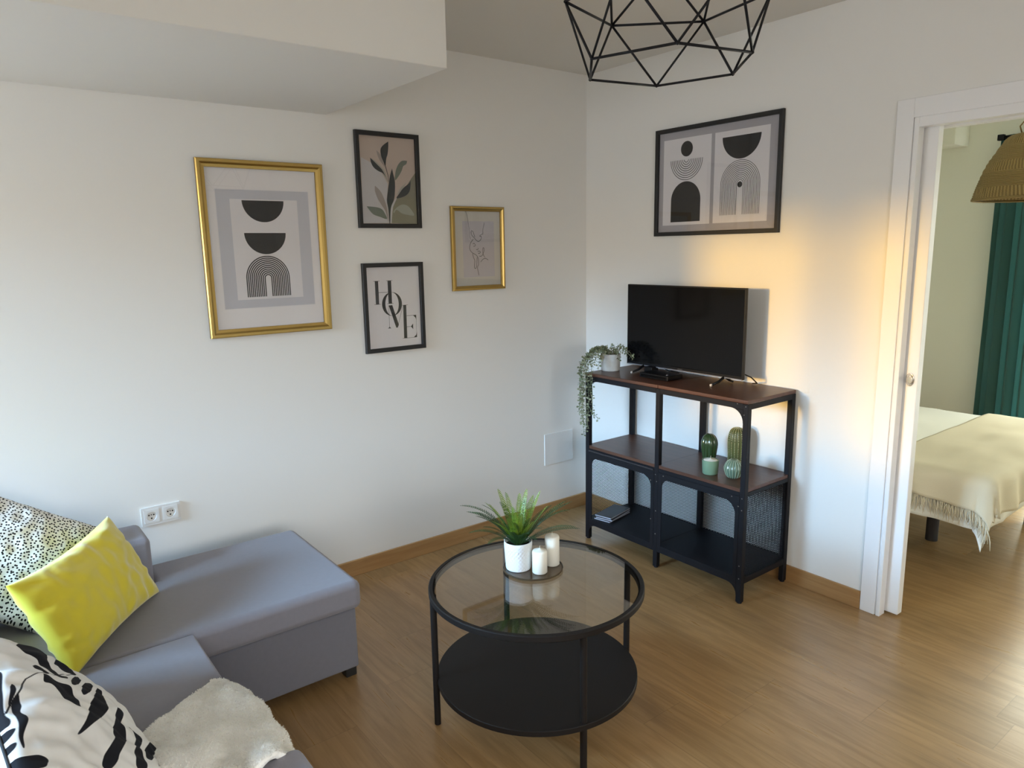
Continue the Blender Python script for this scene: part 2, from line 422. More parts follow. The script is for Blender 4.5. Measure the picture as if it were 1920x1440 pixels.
# large gold frame
t = thing('picture_frame', 'large gold framed print of two black bowls above a striped arch', 'picture', LW(-1.8925, 1.2363, 0), 'framed prints on the left wall')
u0, u1, v0, v1 = -2.1607, -1.6243, 1.2363, 1.9666
frame(LW, t, u0, u1, v0, v1, GPROF, GOLD)
m_ = MB(); sheet(m_, LW, u0 + .03, u1 - .03, v0 + .03, v1 - .03, .004, 0)
a0, a1, b0, b1 = -2.090, -1.695, 1.355, 1.8465; e = .0025
for q in ((a0 - e, a1 + e, b1, b1 + e), (a0 - e, a1 + e, b0 - e, b0), (a0 - e, a0, b0, b1), (a1, a1 + e, b0, b1)): sheet(m_, LW, *q, .0044, 1)
m_.build('mat_board', [MATB, PAPER], t, fix=False)
p = MB(); sheet(p, LW, a0, a1, b0, b1, .0046, 0); sheet(p, LW, -2.035, -1.747, 1.39, 1.809, .0050, 1)
for c, top in ((-1.8965, 1.8045), (-1.897, 1.670)): flat(p, LW, arc(c, top, .0895, 180, 360), .0054, 2)
for k in range(11):
    r = .0925 - k * .0078
    ribbon(p, LW, [(-1.898 - r, 1.400)] + arc(-1.898, 1.479, r, 180, 0) + [(-1.898 + r, 1.400)], .0046, .0054, 2)
p.build('print', [GREYP, PAPER, INK], t, fix=False)
g_ = MB(); sheet(g_, LW, u0 + .032, u1 - .032, v0 + .032, v1 - .032, .0085, 0); g_.build('glass_pane', PANE, t, fix=False)

# botanical print
LEAF =  [('pale', [(-1.428, 2.012), (-1.372, 1.988), (-1.326, 1.948), (-1.296, 1.9), (-1.3, 1.821), (-1.298, 1.717), (-1.433, 1.715)]), ('olive', [(-1.142, 1.957), (-1.168, 1.927), (-1.191, 1.897), (-1.25, 1.833), (-1.273, 1.793), (-1.285, 1.717), (-1.137, 1.712)]), ('sage', [(-1.186, 2.009), (-1.215, 2.007), (-1.238, 1.985), (-1.252, 1.952), (-1.256, 1.916), (-1.236, 1.935), (-1.218, 1.961), (-1.208, 1.983), (-1.191, 1.994)]), ('taupe', [(-1.347, 2.047), (-1.342, 2.024), (-1.331, 2.001), (-1.314, 1.982), (-1.308, 1.974), (-1.319, 2.008), (-1.329, 2.032)]), ('taupe2', [(-1.377, 2.01), (-1.355, 1.999), (-1.325, 1.973), (-1.309, 1.953), (-1.294, 1.907), (-1.311, 1.931), (-1.345, 1.975)]), ('dark', [(-1.283, 2.091), (-1.311, 2.072), (-1.325, 2.053), (-1.324, 2.025), (-1.313, 1.998), (-1.304, 1.977), (-1.298, 2.01), (-1.289, 2.035), (-1.284, 2.067)]), ('dark', [(-1.381, 2.012), (-1.378, 1.991), (-1.365, 1.969), (-1.342, 1.954), (-1.318, 1.945), (-1.305, 1.928), (-1.321, 1.959), (-1.344, 1.981), (-1.365, 1.999)]), ('dark', [(-1.306, 1.979), (-1.294, 1.936), (-1.292, 1.907), (-1.29, 1.907), (-1.291, 1.936), (-1.302, 1.979)]), ('taupe', [(-1.364, 1.887), (-1.365, 1.862), (-1.353, 1.83), (-1.334, 1.799), (-1.315, 1.771), (-1.302, 1.724), (-1.308, 1.792), (-1.322, 1.835), (-1.339, 1.866)]), ('sage', [(-1.412, 1.792), (-1.397, 1.773), (-1.378, 1.755), (-1.346, 1.745), (-1.309, 1.735), (-1.32, 1.763), (-1.335, 1.781), (-1.363, 1.789)]), ('taupe2', [(-1.195, 1.908), (-1.226, 1.885), (-1.251, 1.848), (-1.242, 1.853), (-1.213, 1.882)]), ('dark', [(-1.173, 1.919), (-1.182, 1.904), (-1.213, 1.882), (-1.24, 1.852), (-1.253, 1.833), (-1.224, 1.838), (-1.198, 1.849), (-1.18, 1.868), (-1.173, 1.898)]), ('light', [(-1.274, 1.768), (-1.261, 1.784), (-1.234, 1.801), (-1.209, 1.804), (-1.184, 1.791), (-1.159, 1.755), (-1.194, 1.756), (-1.228, 1.763), (-1.255, 1.779), (-1.27, 1.764)]), ('pale', [(-1.252, 1.835), (-1.263, 1.826), (-1.281, 1.8), (-1.289, 1.767), (-1.294, 1.717), (-1.285, 1.717), (-1.28, 1.768), (-1.273, 1.793), (-1.256, 1.826)]), ('dark', [(-1.27, 1.969), (-1.282, 1.936), (-1.292, 1.893), (-1.303, 1.839), (-1.305, 1.814), (-1.299, 1.778), (-1.297, 1.717), (-1.293, 1.717), (-1.286, 1.786), (-1.267, 1.826), (-1.26, 1.865), (-1.258, 1.912), (-1.265, 1.944)])]
t = thing('picture_frame', 'black framed print of grey and sage leaves on a stem', 'picture', LW(-1.291, 1.693, 0), 'framed prints on the left wall')
u0, u1, v0, v1 = -1.4585, -1.1238, 1.693, 2.1304
frame(LW, t, u0, u1, v0, v1, BPROF, BLACKF)
p = MB(); sheet(p, LW, u0 + .018, u1 - .018, v0 + .018, v1 - .018, .004, 0)
names = ['bg', 'pale', 'olive', 'sage', 'taupe', 'taupe2', 'dark', 'light']
cols = {'bg': (.56, .46, .40), 'pale': (.58, .56, .57), 'olive': (.23, .215, .155), 'sage': (.18, .205, .165), 'taupe': (.36, .31, .28), 'taupe2': (.40, .38, .33), 'dark': (.028, .032, .034), 'light': (.37, .37, .32)}
pm = [mat('print_' + n_, cols[n_], .8, spec=.2) for n_ in names]
for k, (n_, pts) in enumerate(LEAF):
    if n_ in ('sage', 'dark', 'taupe', 'taupe2', 'light') and len(pts) > 6: pts = smooth(pts + [pts[0]], 4)[:-1]
    flat(p, LW, [(min(max(u, u0 + .0185), u1 - .0185), min(max(v, v0 + .0185), v1 - .0185)) for u, v in pts], .0044 + k * .00012, names.index(n_))
p.build('print', pm, t, fix=False)
g_ = MB(); sheet(g_, LW, u0 + .018, u1 - .018, v0 + .018, v1 - .018, .0085, 0); g_.build('glass_pane', PANE, t, fix=False)

# HOME print
t = thing('picture_frame', 'black framed print with the word HOME in stepped black letters', 'picture', LW(-1.292, 1.1009, 0), 'framed prints on the left wall')
u0, u1, v0, v1 = -1.4566, -1.1276, 1.1009, 1.5298
frame(LW, t, u0, u1, v0, v1, BPROF, BLACKF)
p = MB(); sheet(p, LW, u0 + .018, u1 - .018, v0 + .018, v1 - .018, .004, 0)
w_ = .0046
def rect(a, b, c, d): sheet(p, LW, a, b, c, d, w_, 1)
rect(-1.390, -1.3725, 1.3335, 1.4445); rect(-1.322, -1.303, 1.3335, 1.4435)                # H stems
for c in (-1.381, -1.3125):
    for v in (1.3335, 1.4445): rect(c - .017, c + .017, v - .0008, v + .0008)
rect(-1.3725, -1.322, 1.3885, 1.3903)                                                     # H bar
no, O1, O2 = 40, [], []
for k in range(no + 1):
    a = 2 * pi * k / no
    O1.append((-1.303 + .0545 * cos(a), 1.331 + .0575 * sin(a))); O2.append((-1.303 + .0365 * cos(a), 1.331 + .0565 * sin(a)))
for k in range(no): p.poly([LW(*O1[k], w_), LW(*O1[k + 1], w_), LW(*O2[k + 1], w_), LW(*O2[k], w_)], 1)
flat(p, LW, [(-1.322, 1.3255), (-1.3025, 1.3255), (-1.271, 1.228), (-1.278, 1.214), (-1.286, 1.214)], w_, 1)   # M
ribbon(p, LW, [(-1.3215, 1.3255), (-1.3225, 1.215)], .0016, w_, 1); ribbon(p, LW, [(-1.245, 1.318), (-1.274, 1.228)], .0014, w_, 1)
rect(-1.332, -1.3135, 1.2135, 1.2152); flat(p, LW, [(-1.328, 1.215), (-1.317, 1.215), (-1.3225, 1.224)], w_, 1)
flat(p, LW, [(-1.2425, 1.322), (-1.2255, 1.322), (-1.2275, 1.1585), (-1.2450, 1.1585)], w_, 1)                # E
rect(-1.252, -1.216, 1.3213, 1.3228); rect(-1.253, -1.172, 1.1575, 1.159); rect(-1.2265, -1.173, 1.2677, 1.2695); rect(-1.2265, -1.197, 1.2128, 1.2145)
flat(p, LW, [(-1.190, 1.2695), (-1.1715, 1.2695), (-1.1715, 1.243), (-1.176, 1.256)], w_, 1)
flat(p, LW, [(-1.190, 1.158), (-1.1715, 1.158), (-1.1715, 1.186), (-1.176, 1.170)], w_, 1)
flat(p, LW, [(-1.204, 1.2137), (-1.1915, 1.2275), (-1.1915, 1.1995)], w_, 1)
ribbon(p, LW, [(-1.1722, 1.25), (-1.1722, 1.18)], .0008, w_, 1)
p.build('print', [PAPER, INK], t, fix=False)
g_ = MB(); sheet(g_, LW, u0 + .018, u1 - .018, v0 + .018, v1 - .018, .0085, 0); g_.build('glass_pane', PANE, t, fix=False)

# small gold frame with line drawing
FACE =  [[(-0.858, 1.782), (-0.848, 1.757), (-0.839, 1.708), (-0.832, 1.651), (-0.826, 1.637)], [(-0.805, 1.645), (-0.82, 1.658), (-0.825, 1.672), (-0.822, 1.681), (-0.813, 1.676), (-0.807, 1.662), (-0.802, 1.649)], [(-0.805, 1.644), (-0.794, 1.633), (-0.779, 1.627), (-0.765, 1.636), (-0.76, 1.651), (-0.771, 1.654), (-0.764, 1.66), (-0.757, 1.665), (-0.751, 1.665), (-0.751, 1.687), (-0.743, 1.708), (-0.741, 1.723)], [(-0.812, 1.638), (-0.828, 1.622), (-0.836, 1.601), (-0.834, 1.583), (-0.819, 1.568), (-0.797, 1.557), (-0.784, 1.539), (-0.783, 1.509), (-0.79, 1.491), (-0.782, 1.451)], [(-0.817, 1.613), (-0.808, 1.617), (-0.8, 1.608), (-0.807, 1.602), (-0.813, 1.604)], [(-0.796, 1.586), (-0.787, 1.584), (-0.782, 1.593)], [(-0.787, 1.575), (-0.776, 1.577), (-0.769, 1.571), (-0.779, 1.564), (-0.783, 1.568)], [(-0.777, 1.551), (-0.763, 1.551), (-0.752, 1.563), (-0.744, 1.585), (-0.751, 1.594), (-0.754, 1.567), (-0.743, 1.545)], [(-0.769, 1.52), (-0.757, 1.532), (-0.739, 1.539), (-0.72, 1.53)], [(-0.819, 1.565), (-0.815, 1.546), (-0.807, 1.528), (-0.81, 1.495), (-0.804, 1.488), (-0.797, 1.495), (-0.793, 1.528), (-0.791, 1.546)]]
t = thing('picture_frame', 'small gold framed line drawing, nearest the room corner', 'picture', LW(-.783, 1.3754, 0), 'framed prints on the left wall')
u0, u1, v0, v1 = -.9511, -.6148, 1.3754, 1.8035
frame(LW, t, u0, u1, v0, v1, GPROFS, GOLD)
p = MB(); sheet(p, LW, u0 + .02, u1 - .02, v0 + .02, v1 - .02, .004, 0)
p.build('mat_board', [mat('cream_mount', (.60, .575, .52), .85, spec=.2)], t, fix=False)
p = MB(); sheet(p, LW, -.878, -.678, 1.4435, 1.730, .0045, 0)
for k, L in enumerate(FACE): ribbon(p, LW, smooth(L, 6), .0016 if k == 0 else .0028, .0050 + k * .00005, 1)
p.build('print', [mat('lilac_paper', (.52, .50, .54), .8, spec=.2), mat('grey_ink', (.08, .08, .085), .7)], t, fix=False)
g_ = MB(); sheet(g_, LW, u0 + .022, u1 - .022, v0 + .022, v1 - .022, .0085, 0); g_.build('glass_pane', PANE, t, fix=False)

# double print above the television
t = thing('picture_frame', 'wide black framed pair of geometric prints above the television', 'picture', RW(.8975, 1.6366, 0))
u0, u1, v0, v1 = .533, 1.2621, 1.6366, 2.1693
frame(RW, t, u0, u1, v0, v1, BPROF, BLACKF)
p = MB(); sheet(p, RW, u0 + .015, u1 - .015, v0 + .015, v1 - .015, .004, 0); p.build('mat_board', GREYM, t, fix=False)
p = MB(); sheet(p, RW, .5815, .8765, 1.6905, 2.1145, .0045, 0)
flat(p, RW, arc(.728, 2.061, .037, 0, 360)[:-1], .0050, 1)
for k in range(9):
    ribbon(p, RW, arc(.727, 2.010, .0985 - k * .0106, 180, 360), .0030, .0050, 1)
flat(p, RW, [(.634, 1.7055), (.819, 1.7055)] + [(x, y) for x, y in arc(.727, 1.8115, .0925, 0, 180)], .0050, 1)
p.build('print', [PAPER, INK], t, fix=False)
p = MB(); sheet(p, RW, .8965, 1.195, 1.691, 2.1135, .0045, 0)
flat(p, RW, arc(1.0445, 2.0855, .105, 180, 360), .0050, 1)
for k in range(12):
    r = .107 - k * .0081; c = 1.0445
    ribbon(p, RW, [(c - r, 1.726)] + arc(c, 1.868, r, 180, 0) + [(c + r, 1.726)], .0024, .0050, 1)
flat(p, RW, arc(1.0445, 1.864, .0135, 0, 360)[:-1], .0052, 1)
p.build('print', [PAPER, INK], t, fix=False)
g_ = MB(); sheet(g_, RW, u0 + .018, u1 - .018, v0 + .018, v1 - .018, .0085, 0); g_.build('glass_pane', PANE, t, fix=False)

# ---------------------------------------------------------------- wall fittings
t = thing('wall_socket', 'white double power socket low on the wall by the sofa arm', 'socket', LW(-2.422, .492, 0))
cp = MB(); cp.box(0, .0075, -2.4965, -2.3475, .4915, .5017); cp.box(0, .0075, -2.4965, -2.3475, .5577, .568)
for y0_, y1_ in ((-2.4965, -2.486), (-2.430, -2.414), (-2.358, -2.3475)): cp.box(0, .0075, y0_, y1_, .5017, .5577)
cp.build('cover_plate', PLASTIC, t)
HOLE = mat('socket_hole', (.02, .02, .02), .8)
for c in (-2.458, -2.386):
    o = MB()
    n = 32; R_ = .0195; zc = .5297
    sq = []
    for k in range(n):
        a = 2 * pi * k / n; s_ = .028 / max(abs(cos(a)), abs(sin(a))); sq.append((c + s_ * cos(a), zc + s_ * sin(a)))
    A = [o.vert((.0095, u, v)) for u, v in sq]; A0 = [o.vert((.0004, u, v)) for u, v in sq]
    B = [o.vert((.0095, c + R_ * cos(2 * pi * k / n), zc + R_ * sin(2 * pi * k / n))) for k in range(n)]
    D = [o.vert((.0012, c + R_ * .94 * cos(2 * pi * k / n), zc + R_ * .94 * sin(2 * pi * k / n))) for k in range(n)]
    for k in range(n):
        j = (k + 1) % n
        o.face((A[k], A[j], B[j], B[k])); o.face((B[k], B[j], D[j], D[k])); o.face((A0[k], A0[j], A[j], A[k]))
    o.face(D)
    for du, dv, r in ((-.0092, .003, .0032), (.0092, .003, .0032), (0, -.011, .0034), (0, .004, .0022)):
        o.poly([(.0016, c + du + r * cos(2 * pi * k / 12), zc + dv + r * sin(2 * pi * k / 12)) for k in range(12)], 1)
    o.build('outlet', [PLASTIC, HOLE], t, fix=False)
tag(MB().box(0, .006, -.3395, -.1165, .316, .506).build('access_panel', PLASTIC, bevel=.002), 'blank white square cover plate on the wall near the corner', 'cover plate')
# ---------------------------------------------------------------- coffee table
TX, TY, TR, TZ = 1.406, -1.566, .359, .491
t = thing('coffee_table', 'round black coffee table with clear glass top and dark lower shelf', 'table', (TX, TY, 0))
MB().lathe([(TR - .020, -.022), (TR - .003, -.022), (TR, -.019), (TR, -.003), (TR - .003, 0), (TR - .014, 0), (TR - .014, -.006), (TR - .020, -.006), (TR - .020, -.022)], (TX, TY, TZ), 96, cap0=False, cap1=False).build('rim', TABB, t, angle=40)
MB().lathe([(TR - .0145, -.006), (TR - .0145, -.0015)], (TX, TY, TZ), 96).build('glass_top', TGLASS, t)
MB().lathe([(.336, -.020), (.340, -.018), (.340, -.002), (.338, 0)], (TX, TY, .173), 96).build('lower_shelf', TABB, t, angle=40)
for a, r in ((-14, .325), (72, .345), (160, .345), (-118.5, .345)):
    x, y = TX + r * cos(radians(a)), TY + r * sin(radians(a))
    MB().lathe([(.009, 0), (.011, .002), (.011, TZ - .021)], (x, y, 0), 16).build('leg', TABB, t, angle=40)
# tray and what stands on it
RX, RY, RZ = 1.327, -1.514, TZ
tr = thing('tray', 'round smoked glass tray on the coffee table', 'tray', (RX, RY, RZ))
MB().lathe([(.100, .0005), (.104, .001), (.105, .006), (.103, .007), (.101, .003)], (RX, RY, RZ), 64, cap0=False, cap1=False).build('rim', TRAY, tr, angle=50)
MB().lathe([(.1005, .0006), (.1005, .003)], (RX, RY, RZ), 64).build('base', TRAYG, tr)
ZT = RZ + .0031
PX, PY = 1.298, -1.555
fp = thing('potted_fern', 'green artificial fern in a white diamond-textured pot on the coffee table', 'plant', (PX, PY, ZT))
def diamond(a, z, r):
    if z < .006 or z > .094 or r < .04: return 0
    u = a / (2 * pi) * 22; v = z / .0155
    p_ = abs(((u + v) % 1) - .5); q_ = abs(((u - v) % 1) - .5)
    return .0016 * (1 if min(p_, q_) > .09 else 0) - .0008
prof = [(.040, 0), (.0425, .002)] + [(.0430 + .0055 * k / 48, .003 + .096 * k / 48) for k in range(49)] + [(.0485, .1015), (.0455, .1015), (.0445, .085)]
MB().lathe(prof, (PX, PY, ZT), 176, fn=diamond, cap1=False).build('pot', POTW, fp, smooth=True)
MB().lathe([(.0446, .086), (.03, .089), (.01, .090)], (PX, PY, ZT), 32, cap0=False).build('soil', SOIL, fp, smooth=True)
def frond(az, elev, droop, L, bright, width=.024):
    mb = MB(); n = 34; p = Vector((PX + .012 * cos(az), PY + .012 * sin(az), ZT + .086)); e = elev; P = [p.copy()]; D = []
    for k in range(n):
        d = Vector((cos(az) * cos(e), sin(az) * cos(e), sin(e))); D.append(d); p = p + d * L * 1.08 / n; P.append(p.copy()); e -= droop / n * (.4 + 1.2 * k / n)
    D.append(D[-1])
    mb.tube(P[::3], [.0012 * (1 - .7 * k / 10) for k in range(len(P[::3]))], 5)
    side = Vector((-sin(az), cos(az), 0))
    for k in range(3, n + 1):
        s_ = k / n; w_ = width * (min(1, s_ * 4) * (1 - s_) ** .55 + .12)
        for sg in (-1, 1):
            d = D[k]; up = side.cross(d)
            b = P[k]; lw = L / n * .40
            tip = b + side * sg * w_ + d * w_ * .35 - up * w_ * (.16 + .1 * random.random())
            mid = b + side * sg * w_ * .5 + d * w_ * .12 + up * w_ * .03
            i0, i1, i2, i3, i4 = mb.vert(b - d * lw * .4), mb.vert(mid - d * lw), mb.vert(tip), mb.vert(mid + d * lw), mb.vert(b + d * lw * .4)
            mb.face((i0, i1, i3, i4)); mb.face((i1, i2, i3))
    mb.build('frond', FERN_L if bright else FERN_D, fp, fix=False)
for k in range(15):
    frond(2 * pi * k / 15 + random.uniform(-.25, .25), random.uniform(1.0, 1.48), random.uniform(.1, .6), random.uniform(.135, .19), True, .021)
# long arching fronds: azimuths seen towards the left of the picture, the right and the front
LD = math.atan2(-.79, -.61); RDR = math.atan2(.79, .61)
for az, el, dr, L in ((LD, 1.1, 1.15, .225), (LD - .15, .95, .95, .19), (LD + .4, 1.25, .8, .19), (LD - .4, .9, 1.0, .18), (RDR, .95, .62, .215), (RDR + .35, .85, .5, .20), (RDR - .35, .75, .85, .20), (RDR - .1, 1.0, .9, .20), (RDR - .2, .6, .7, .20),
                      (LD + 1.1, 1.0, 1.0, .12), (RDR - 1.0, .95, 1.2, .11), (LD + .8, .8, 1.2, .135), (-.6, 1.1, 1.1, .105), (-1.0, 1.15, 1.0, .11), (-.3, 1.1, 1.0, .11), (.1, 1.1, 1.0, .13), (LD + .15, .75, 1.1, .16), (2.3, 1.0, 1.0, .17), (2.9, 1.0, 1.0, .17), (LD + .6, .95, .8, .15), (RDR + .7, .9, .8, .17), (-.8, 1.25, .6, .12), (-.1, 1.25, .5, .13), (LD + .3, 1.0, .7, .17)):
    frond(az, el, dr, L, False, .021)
def candle(x, y, r, h, label):
    c = thing('pillar_candle', label, 'candle', (x, y, ZT), 'white candles on the tray')
    MB().lathe([(r - .003, 0), (r, .003), (r, h - .007), (r - .002, h - .002), (r - .006, h), (.006, h + .004), (.002, h + .007)], (x, y, ZT), 40).build('wax', WAX, c, smooth=True)
    MB().tube([(x, y, ZT + h + .005), (x + .001, y, ZT + h + .012), (x + .002, y, ZT + h + .018)], .0009, 6).build('wick', WICK, c)
candle(1.373, -1.521, .0258, .081, 'shorter white pillar candle on the tray beside the fern pot')
candle(1.352, -1.447, .0255, .108, 'taller white pillar candle at the back of the tray')

# ---------------------------------------------------------------- shelving unit
SX0, SX1, SY0, SY1, SH = .393, 1.394, -.378, -.013, .933
XM = .8935; PW = .026; Z1 = .535; Z0 = .122
sh = thing('shelving_unit', 'low black metal shelving unit with brown boards and mesh sides', 'shelf', ((SX0 + SX1) / 2, (SY0 + SY1) / 2, 0))
for x in (SX0, XM - PW / 2, SX1 - PW):
    for y in (SY0, SY1 - PW):
        MB().box(x, x + PW, y, y + PW, .006, SH - .0172).build('post', BLACK, sh, bevel=.002, seg=1)
        MB().lathe([(.010, 0), (.0115, .0015), (.0115, .0065)], (x + PW / 2, y + PW / 2, 0), 12).build('foot', BLACK, sh)
cols_ = ((SX0 + PW, XM - PW / 2), (XM + PW / 2, SX1 - PW))
for a, b in ((SX0, XM), (XM, SX1)):
    MB().box(a + .0005, b - .0005, SY0 - .002, SY1, SH - .017, SH).build('top_board', SHELFW, sh, bevel=.003, seg=2)
for (a, b), (ae, be) in zip(cols_, ((SX0 + .004, XM - .0004), (XM + .0004, SX1 - .004))):
    for nm, z0_, z1_, m_ in (('shelf_board', Z1 - .016, Z1, SHELFW), ('bottom_board', Z0 - .02, Z0, BLACK)):
        bd = MB().box(a, b, SY0 + .004, SY1 - .002, z0_, z1_)
        bd.box(ae, a, SY0 + PW, SY1 - PW, z0_, z1_); bd.box(b, be, SY0 + PW, SY1 - PW, z0_, z1_)
        bd.build(nm, m_, sh)
for (a, b) in cols_:
    for y0_, y1_ in ((SY0 + .001, SY0 + .006), (SY1 - .006, SY1 - .001)):
        for z0_, z1_ in ((SH - .042, SH - .017), (Z1 - .034, Z1 - .0155), (Z0 - .034, Z0 + .002)): MB().box(a, b, y0_, y1_, z0_, z1_).build('rail', BLACK, sh, bevel=.001, seg=1)
for x in (SX0, SX1 - .005):
    for z0_, z1_ in ((SH - .042, SH - .017), (Z1 - .034, Z1 - .0155), (Z0 - .03, Z0 - .002)): MB().box(x + .001, x + .004, SY0 + PW, SY1 - PW, z0_, z1_).build('rail', BLACK, sh, bevel=.001, seg=1)
def fillet(mb, c, du, dv, r_, th, n=10):
    """concave corner plate in the front plane; c corner, du/dv directions (+-1)"""
    pts = [(c[0], c[1])] + [(c[0] + du * r_ * (1 - sin(pi / 2 * k / n)), c[1] + dv * r_ * (1 - cos(pi / 2 * k / n))) for k in range(n + 1)]
    mb.prism([(x, SY0 + .001, z) for x, z in pts], (0, th, 0))
for (a, b) in cols_:
    fr = MB(); zt, zb = Z1 - .034, Z0
    e1, e2, e3 = .022, .020, .030
    fr.box(a, a + e1, SY0, SY0 + .004, zb, zt); fr.box(b - e2, b, SY0, SY0 + .004, zb, zt); fr.box(a + e1, b - e2, SY0, SY0 + .004, zt - e3, zt)
    fillet(fr, (a + e1, zt - e3), 1, -1, .042, .003); fillet(fr, (b - e2, zt - e3), -1, -1, .060, .003)
    fr.build('front_frame', BLACK, sh)
for c_, du, dv, r_ in (((SX1 - PW, SH - .042), -1, -1, .062), ((SX0 + PW, SH - .042), 1, -1, .062), ((SX1 - PW, Z0 - .034), -1, -1, .05), ((SX0 + PW, Z0 - .034), 1, -1, .05)):
    g = MB(); fillet(g, c_, du, dv, r_, .004); g.build('corner_bracket', BLACK, sh)
MB().box(cols_[0][0] + .004, cols_[0][1] - .004, SY0 - .006, SY0 - .0005, Z1 - .031, Z1 - .023).build('door_rail', mat('satin_black', (.03, .03, .035), .28, spec=.6), sh, bevel=.002)
BOLT = mat('bolt', (.22, .22, .22), .35, metal=1)
for x, z in [(SX1 - .013, .905), (SX1 - .020, .868), (SX1 - .055, .912), (XM - .004, .486), (XM + .004, .452), (XM + .045, .489), (SX1 - .013, .494), (SX1 - .065, .492), (SX1 - .030, .455), (SX1 - .012, .44), (SX1 - .013, .18), (XM + .001, .30), (XM + .001, .18), (XM - .035, .45), (XM - .03, .25), (SX1 - .012, .12)]:
    bolts = MB(); n = 8; A = [bolts.vert((x + .0032 * cos(2 * pi * k / n), SY0 - .0005, z + .0032 * sin(2 * pi * k / n))) for k in range(n)]; B = [bolts.vert((x + .002 * cos(2 * pi * k / n), SY0 - .0022, z + .002 * sin(2 * pi * k / n))) for k in range(n)]
    for k in range(n): bolts.face((A[k], A[(k + 1) % n], B[(k + 1) % n], B[k]))
    bolts.face(B); bolts.build('bolt', BOLT, sh)
def expanded(name, P, U, V, lu, lv, cu=.0165, cv=.0085, rad=.0011):
    """expanded-metal sheet: origin P, directions U, V, lengths lu, lv"""
    mb = MB(); P, U, V = Vector(P), Vector(U), Vector(V); N = U.cross(V)
    nu, nv = int(lu / cu), int(lv / cv); cu, cv = lu / nu, lv / nv
    for j in range(2 * nv):
        for i in range(nu + 1):
            x0_ = (i + (.5 if j % 2 else 0)) * cu; y0_ = j * cv / 2
            for sg in (-1, 1):
                x1_ = x0_ + sg * cu / 2; y1_ = y0_ + cv / 2
                if x0_ > lu + 1e-6 or x1_ < -1e-6 or x1_ > lu + 1e-6: continue
                a = P + U * x0_ + V * y0_; b = P + U * x1_ + V * y1_; d = (b - a).normalized(); s_ = N.cross(d) * rad; n_ = N * rad * .8
                i_ = [mb.vert(q) for q in (a - s_, a + n_, a + s_, a - n_, b - s_, b + n_, b + s_, b - n_)]
                for k in range(4): mb.face((i_[k], i_[(k + 1) % 4], i_[4 + (k + 1) % 4], i_[4 + k]))
    return mb.build(name, BLACK, sh, fix=False)
for (a, b) in cols_: expanded('back_mesh', (a, SY1 - .012, Z0), (1, 0, 0), (0, 0, 1), b - a, Z1 - .02 - Z0)
for x in (SX0 + .013, SX1 - .013):
    expanded('side_mesh', (x, SY0 + PW, Z0), (0, 1, 0), (0, 0, 1), SY1 - SY0 - 2 * PW, Z1 - .03 - Z0)

# things on the shelves
def tv():
    cx, y, z0_, z1_ = .8395, -.15, .967, 1.391; w_ = .7275
    o = thing('television', 'black flat-screen television standing on the shelving unit', 'television', (cx, y + .02, SH))
    x0_, x1_ = cx - w_ / 2, cx + w_ / 2
    c = MB(); c.box(x0_, x1_, y, y + .018, z0_, z1_); c.box(x0_ + .08, x1_ - .08, y + .018, y + .055, z0_ + .02, z1_ - .10)
    c.build('casing', TVB, o, bevel=.003)
    s_ = MB(); s_.poly([(x0_ + .007, y - .0006, z0_ + .016), (x1_ - .007, y - .0006, z0_ + .016), (x1_ - .007, y - .0006, z1_ - .007), (x0_ + .007, y - .0006, z1_ - .007)])
    s_.build('screen', TVS, o, fix=False)
    MB().box(x0_ + .002, x1_ - .002, y - .0015, y + .002, z0_ - .001, z0_ + .004).build('lower_trim', SILVER if False else TVL, o)
    lg = MB()
    for k, (dx, wd) in enumerate(((0, .005), (.0075, .004), (.013, .004), (.0185, .005), (.0255, .003))):
        lg.box(cx - .016 + dx, cx - .016 + dx + wd, y - .0012, y - .0004, z0_ + .0055, z0_ + .0115)
    lg.build('logo', mat('tv_mark', (.06, .06, .065), .4), o)
    for x in (x0_ + .12, x1_ - .105):
        f_ = MB()
        f_.tube([(x, y + .01, z0_ + .004), (x - .004, y - .03, SH + .018), (x - .010, y - .075, SH + .0065)], [.007, .0065, .005], 8)
        f_.tube([(x, y + .01, z0_ + .004), (x, y + .045, SH + .018), (x, y + .075, SH + .0065)], [.007, .0065, .005], 8)
        ft = f_.build('foot', TVB, o, smooth=True)
        MB().lathe([(.004, 0), (.0062, .001), (.0062, .010), (.004, .012)], (x - .011, y - .079, SH + .0003), 12).build('foot_tip', mat('pale_tip', (.5, .45, .4), .4), ft, smooth=True)
    MB().tube([(x1_ - .02, y + .02, z0_ + .03), (x1_ + .012, y + .05, z0_ + .01), (x1_ + .018, y + .09, SH + .012), (x1_ - .02, y + .11, SH + .004)], .003, 8).build('power_cord', TVB, o, smooth=True)
tv()
b = thing('set_top_box', 'flat black set-top box on the shelving unit in front of the television', 'box', (.79, -.25, SH))
MB().box(.690, .875, -.285, -.175, SH + .003, SH + .026).build('case', TVB, b, bevel=.003)
MB().box(.700, .865, -.2856, -.2845, SH + .008, SH + .021).build('front_panel', TVS, b)
bt = MB(); bt.lathe([(.0055, 0), (.0055, .0015), (.004, .003)], (.845, -.255, SH + .026), 16); bt.build('button', TVL, b)
q = thing('media_dongle', 'small black cube-shaped adapter behind the set-top box', 'adapter', (.655, -.16, SH))
MB().box(.632, .685, -.185, -.135, SH, SH + .038).build('case', TVB, q, bevel=.004)
MB().tube([(.66, -.135, SH + .02), (.665, -.10, SH + .03), (.70, -.07, SH + .01), (.76, -.06, SH + .004)], .0025, 8).build('cable', TVB, q, smooth=True)

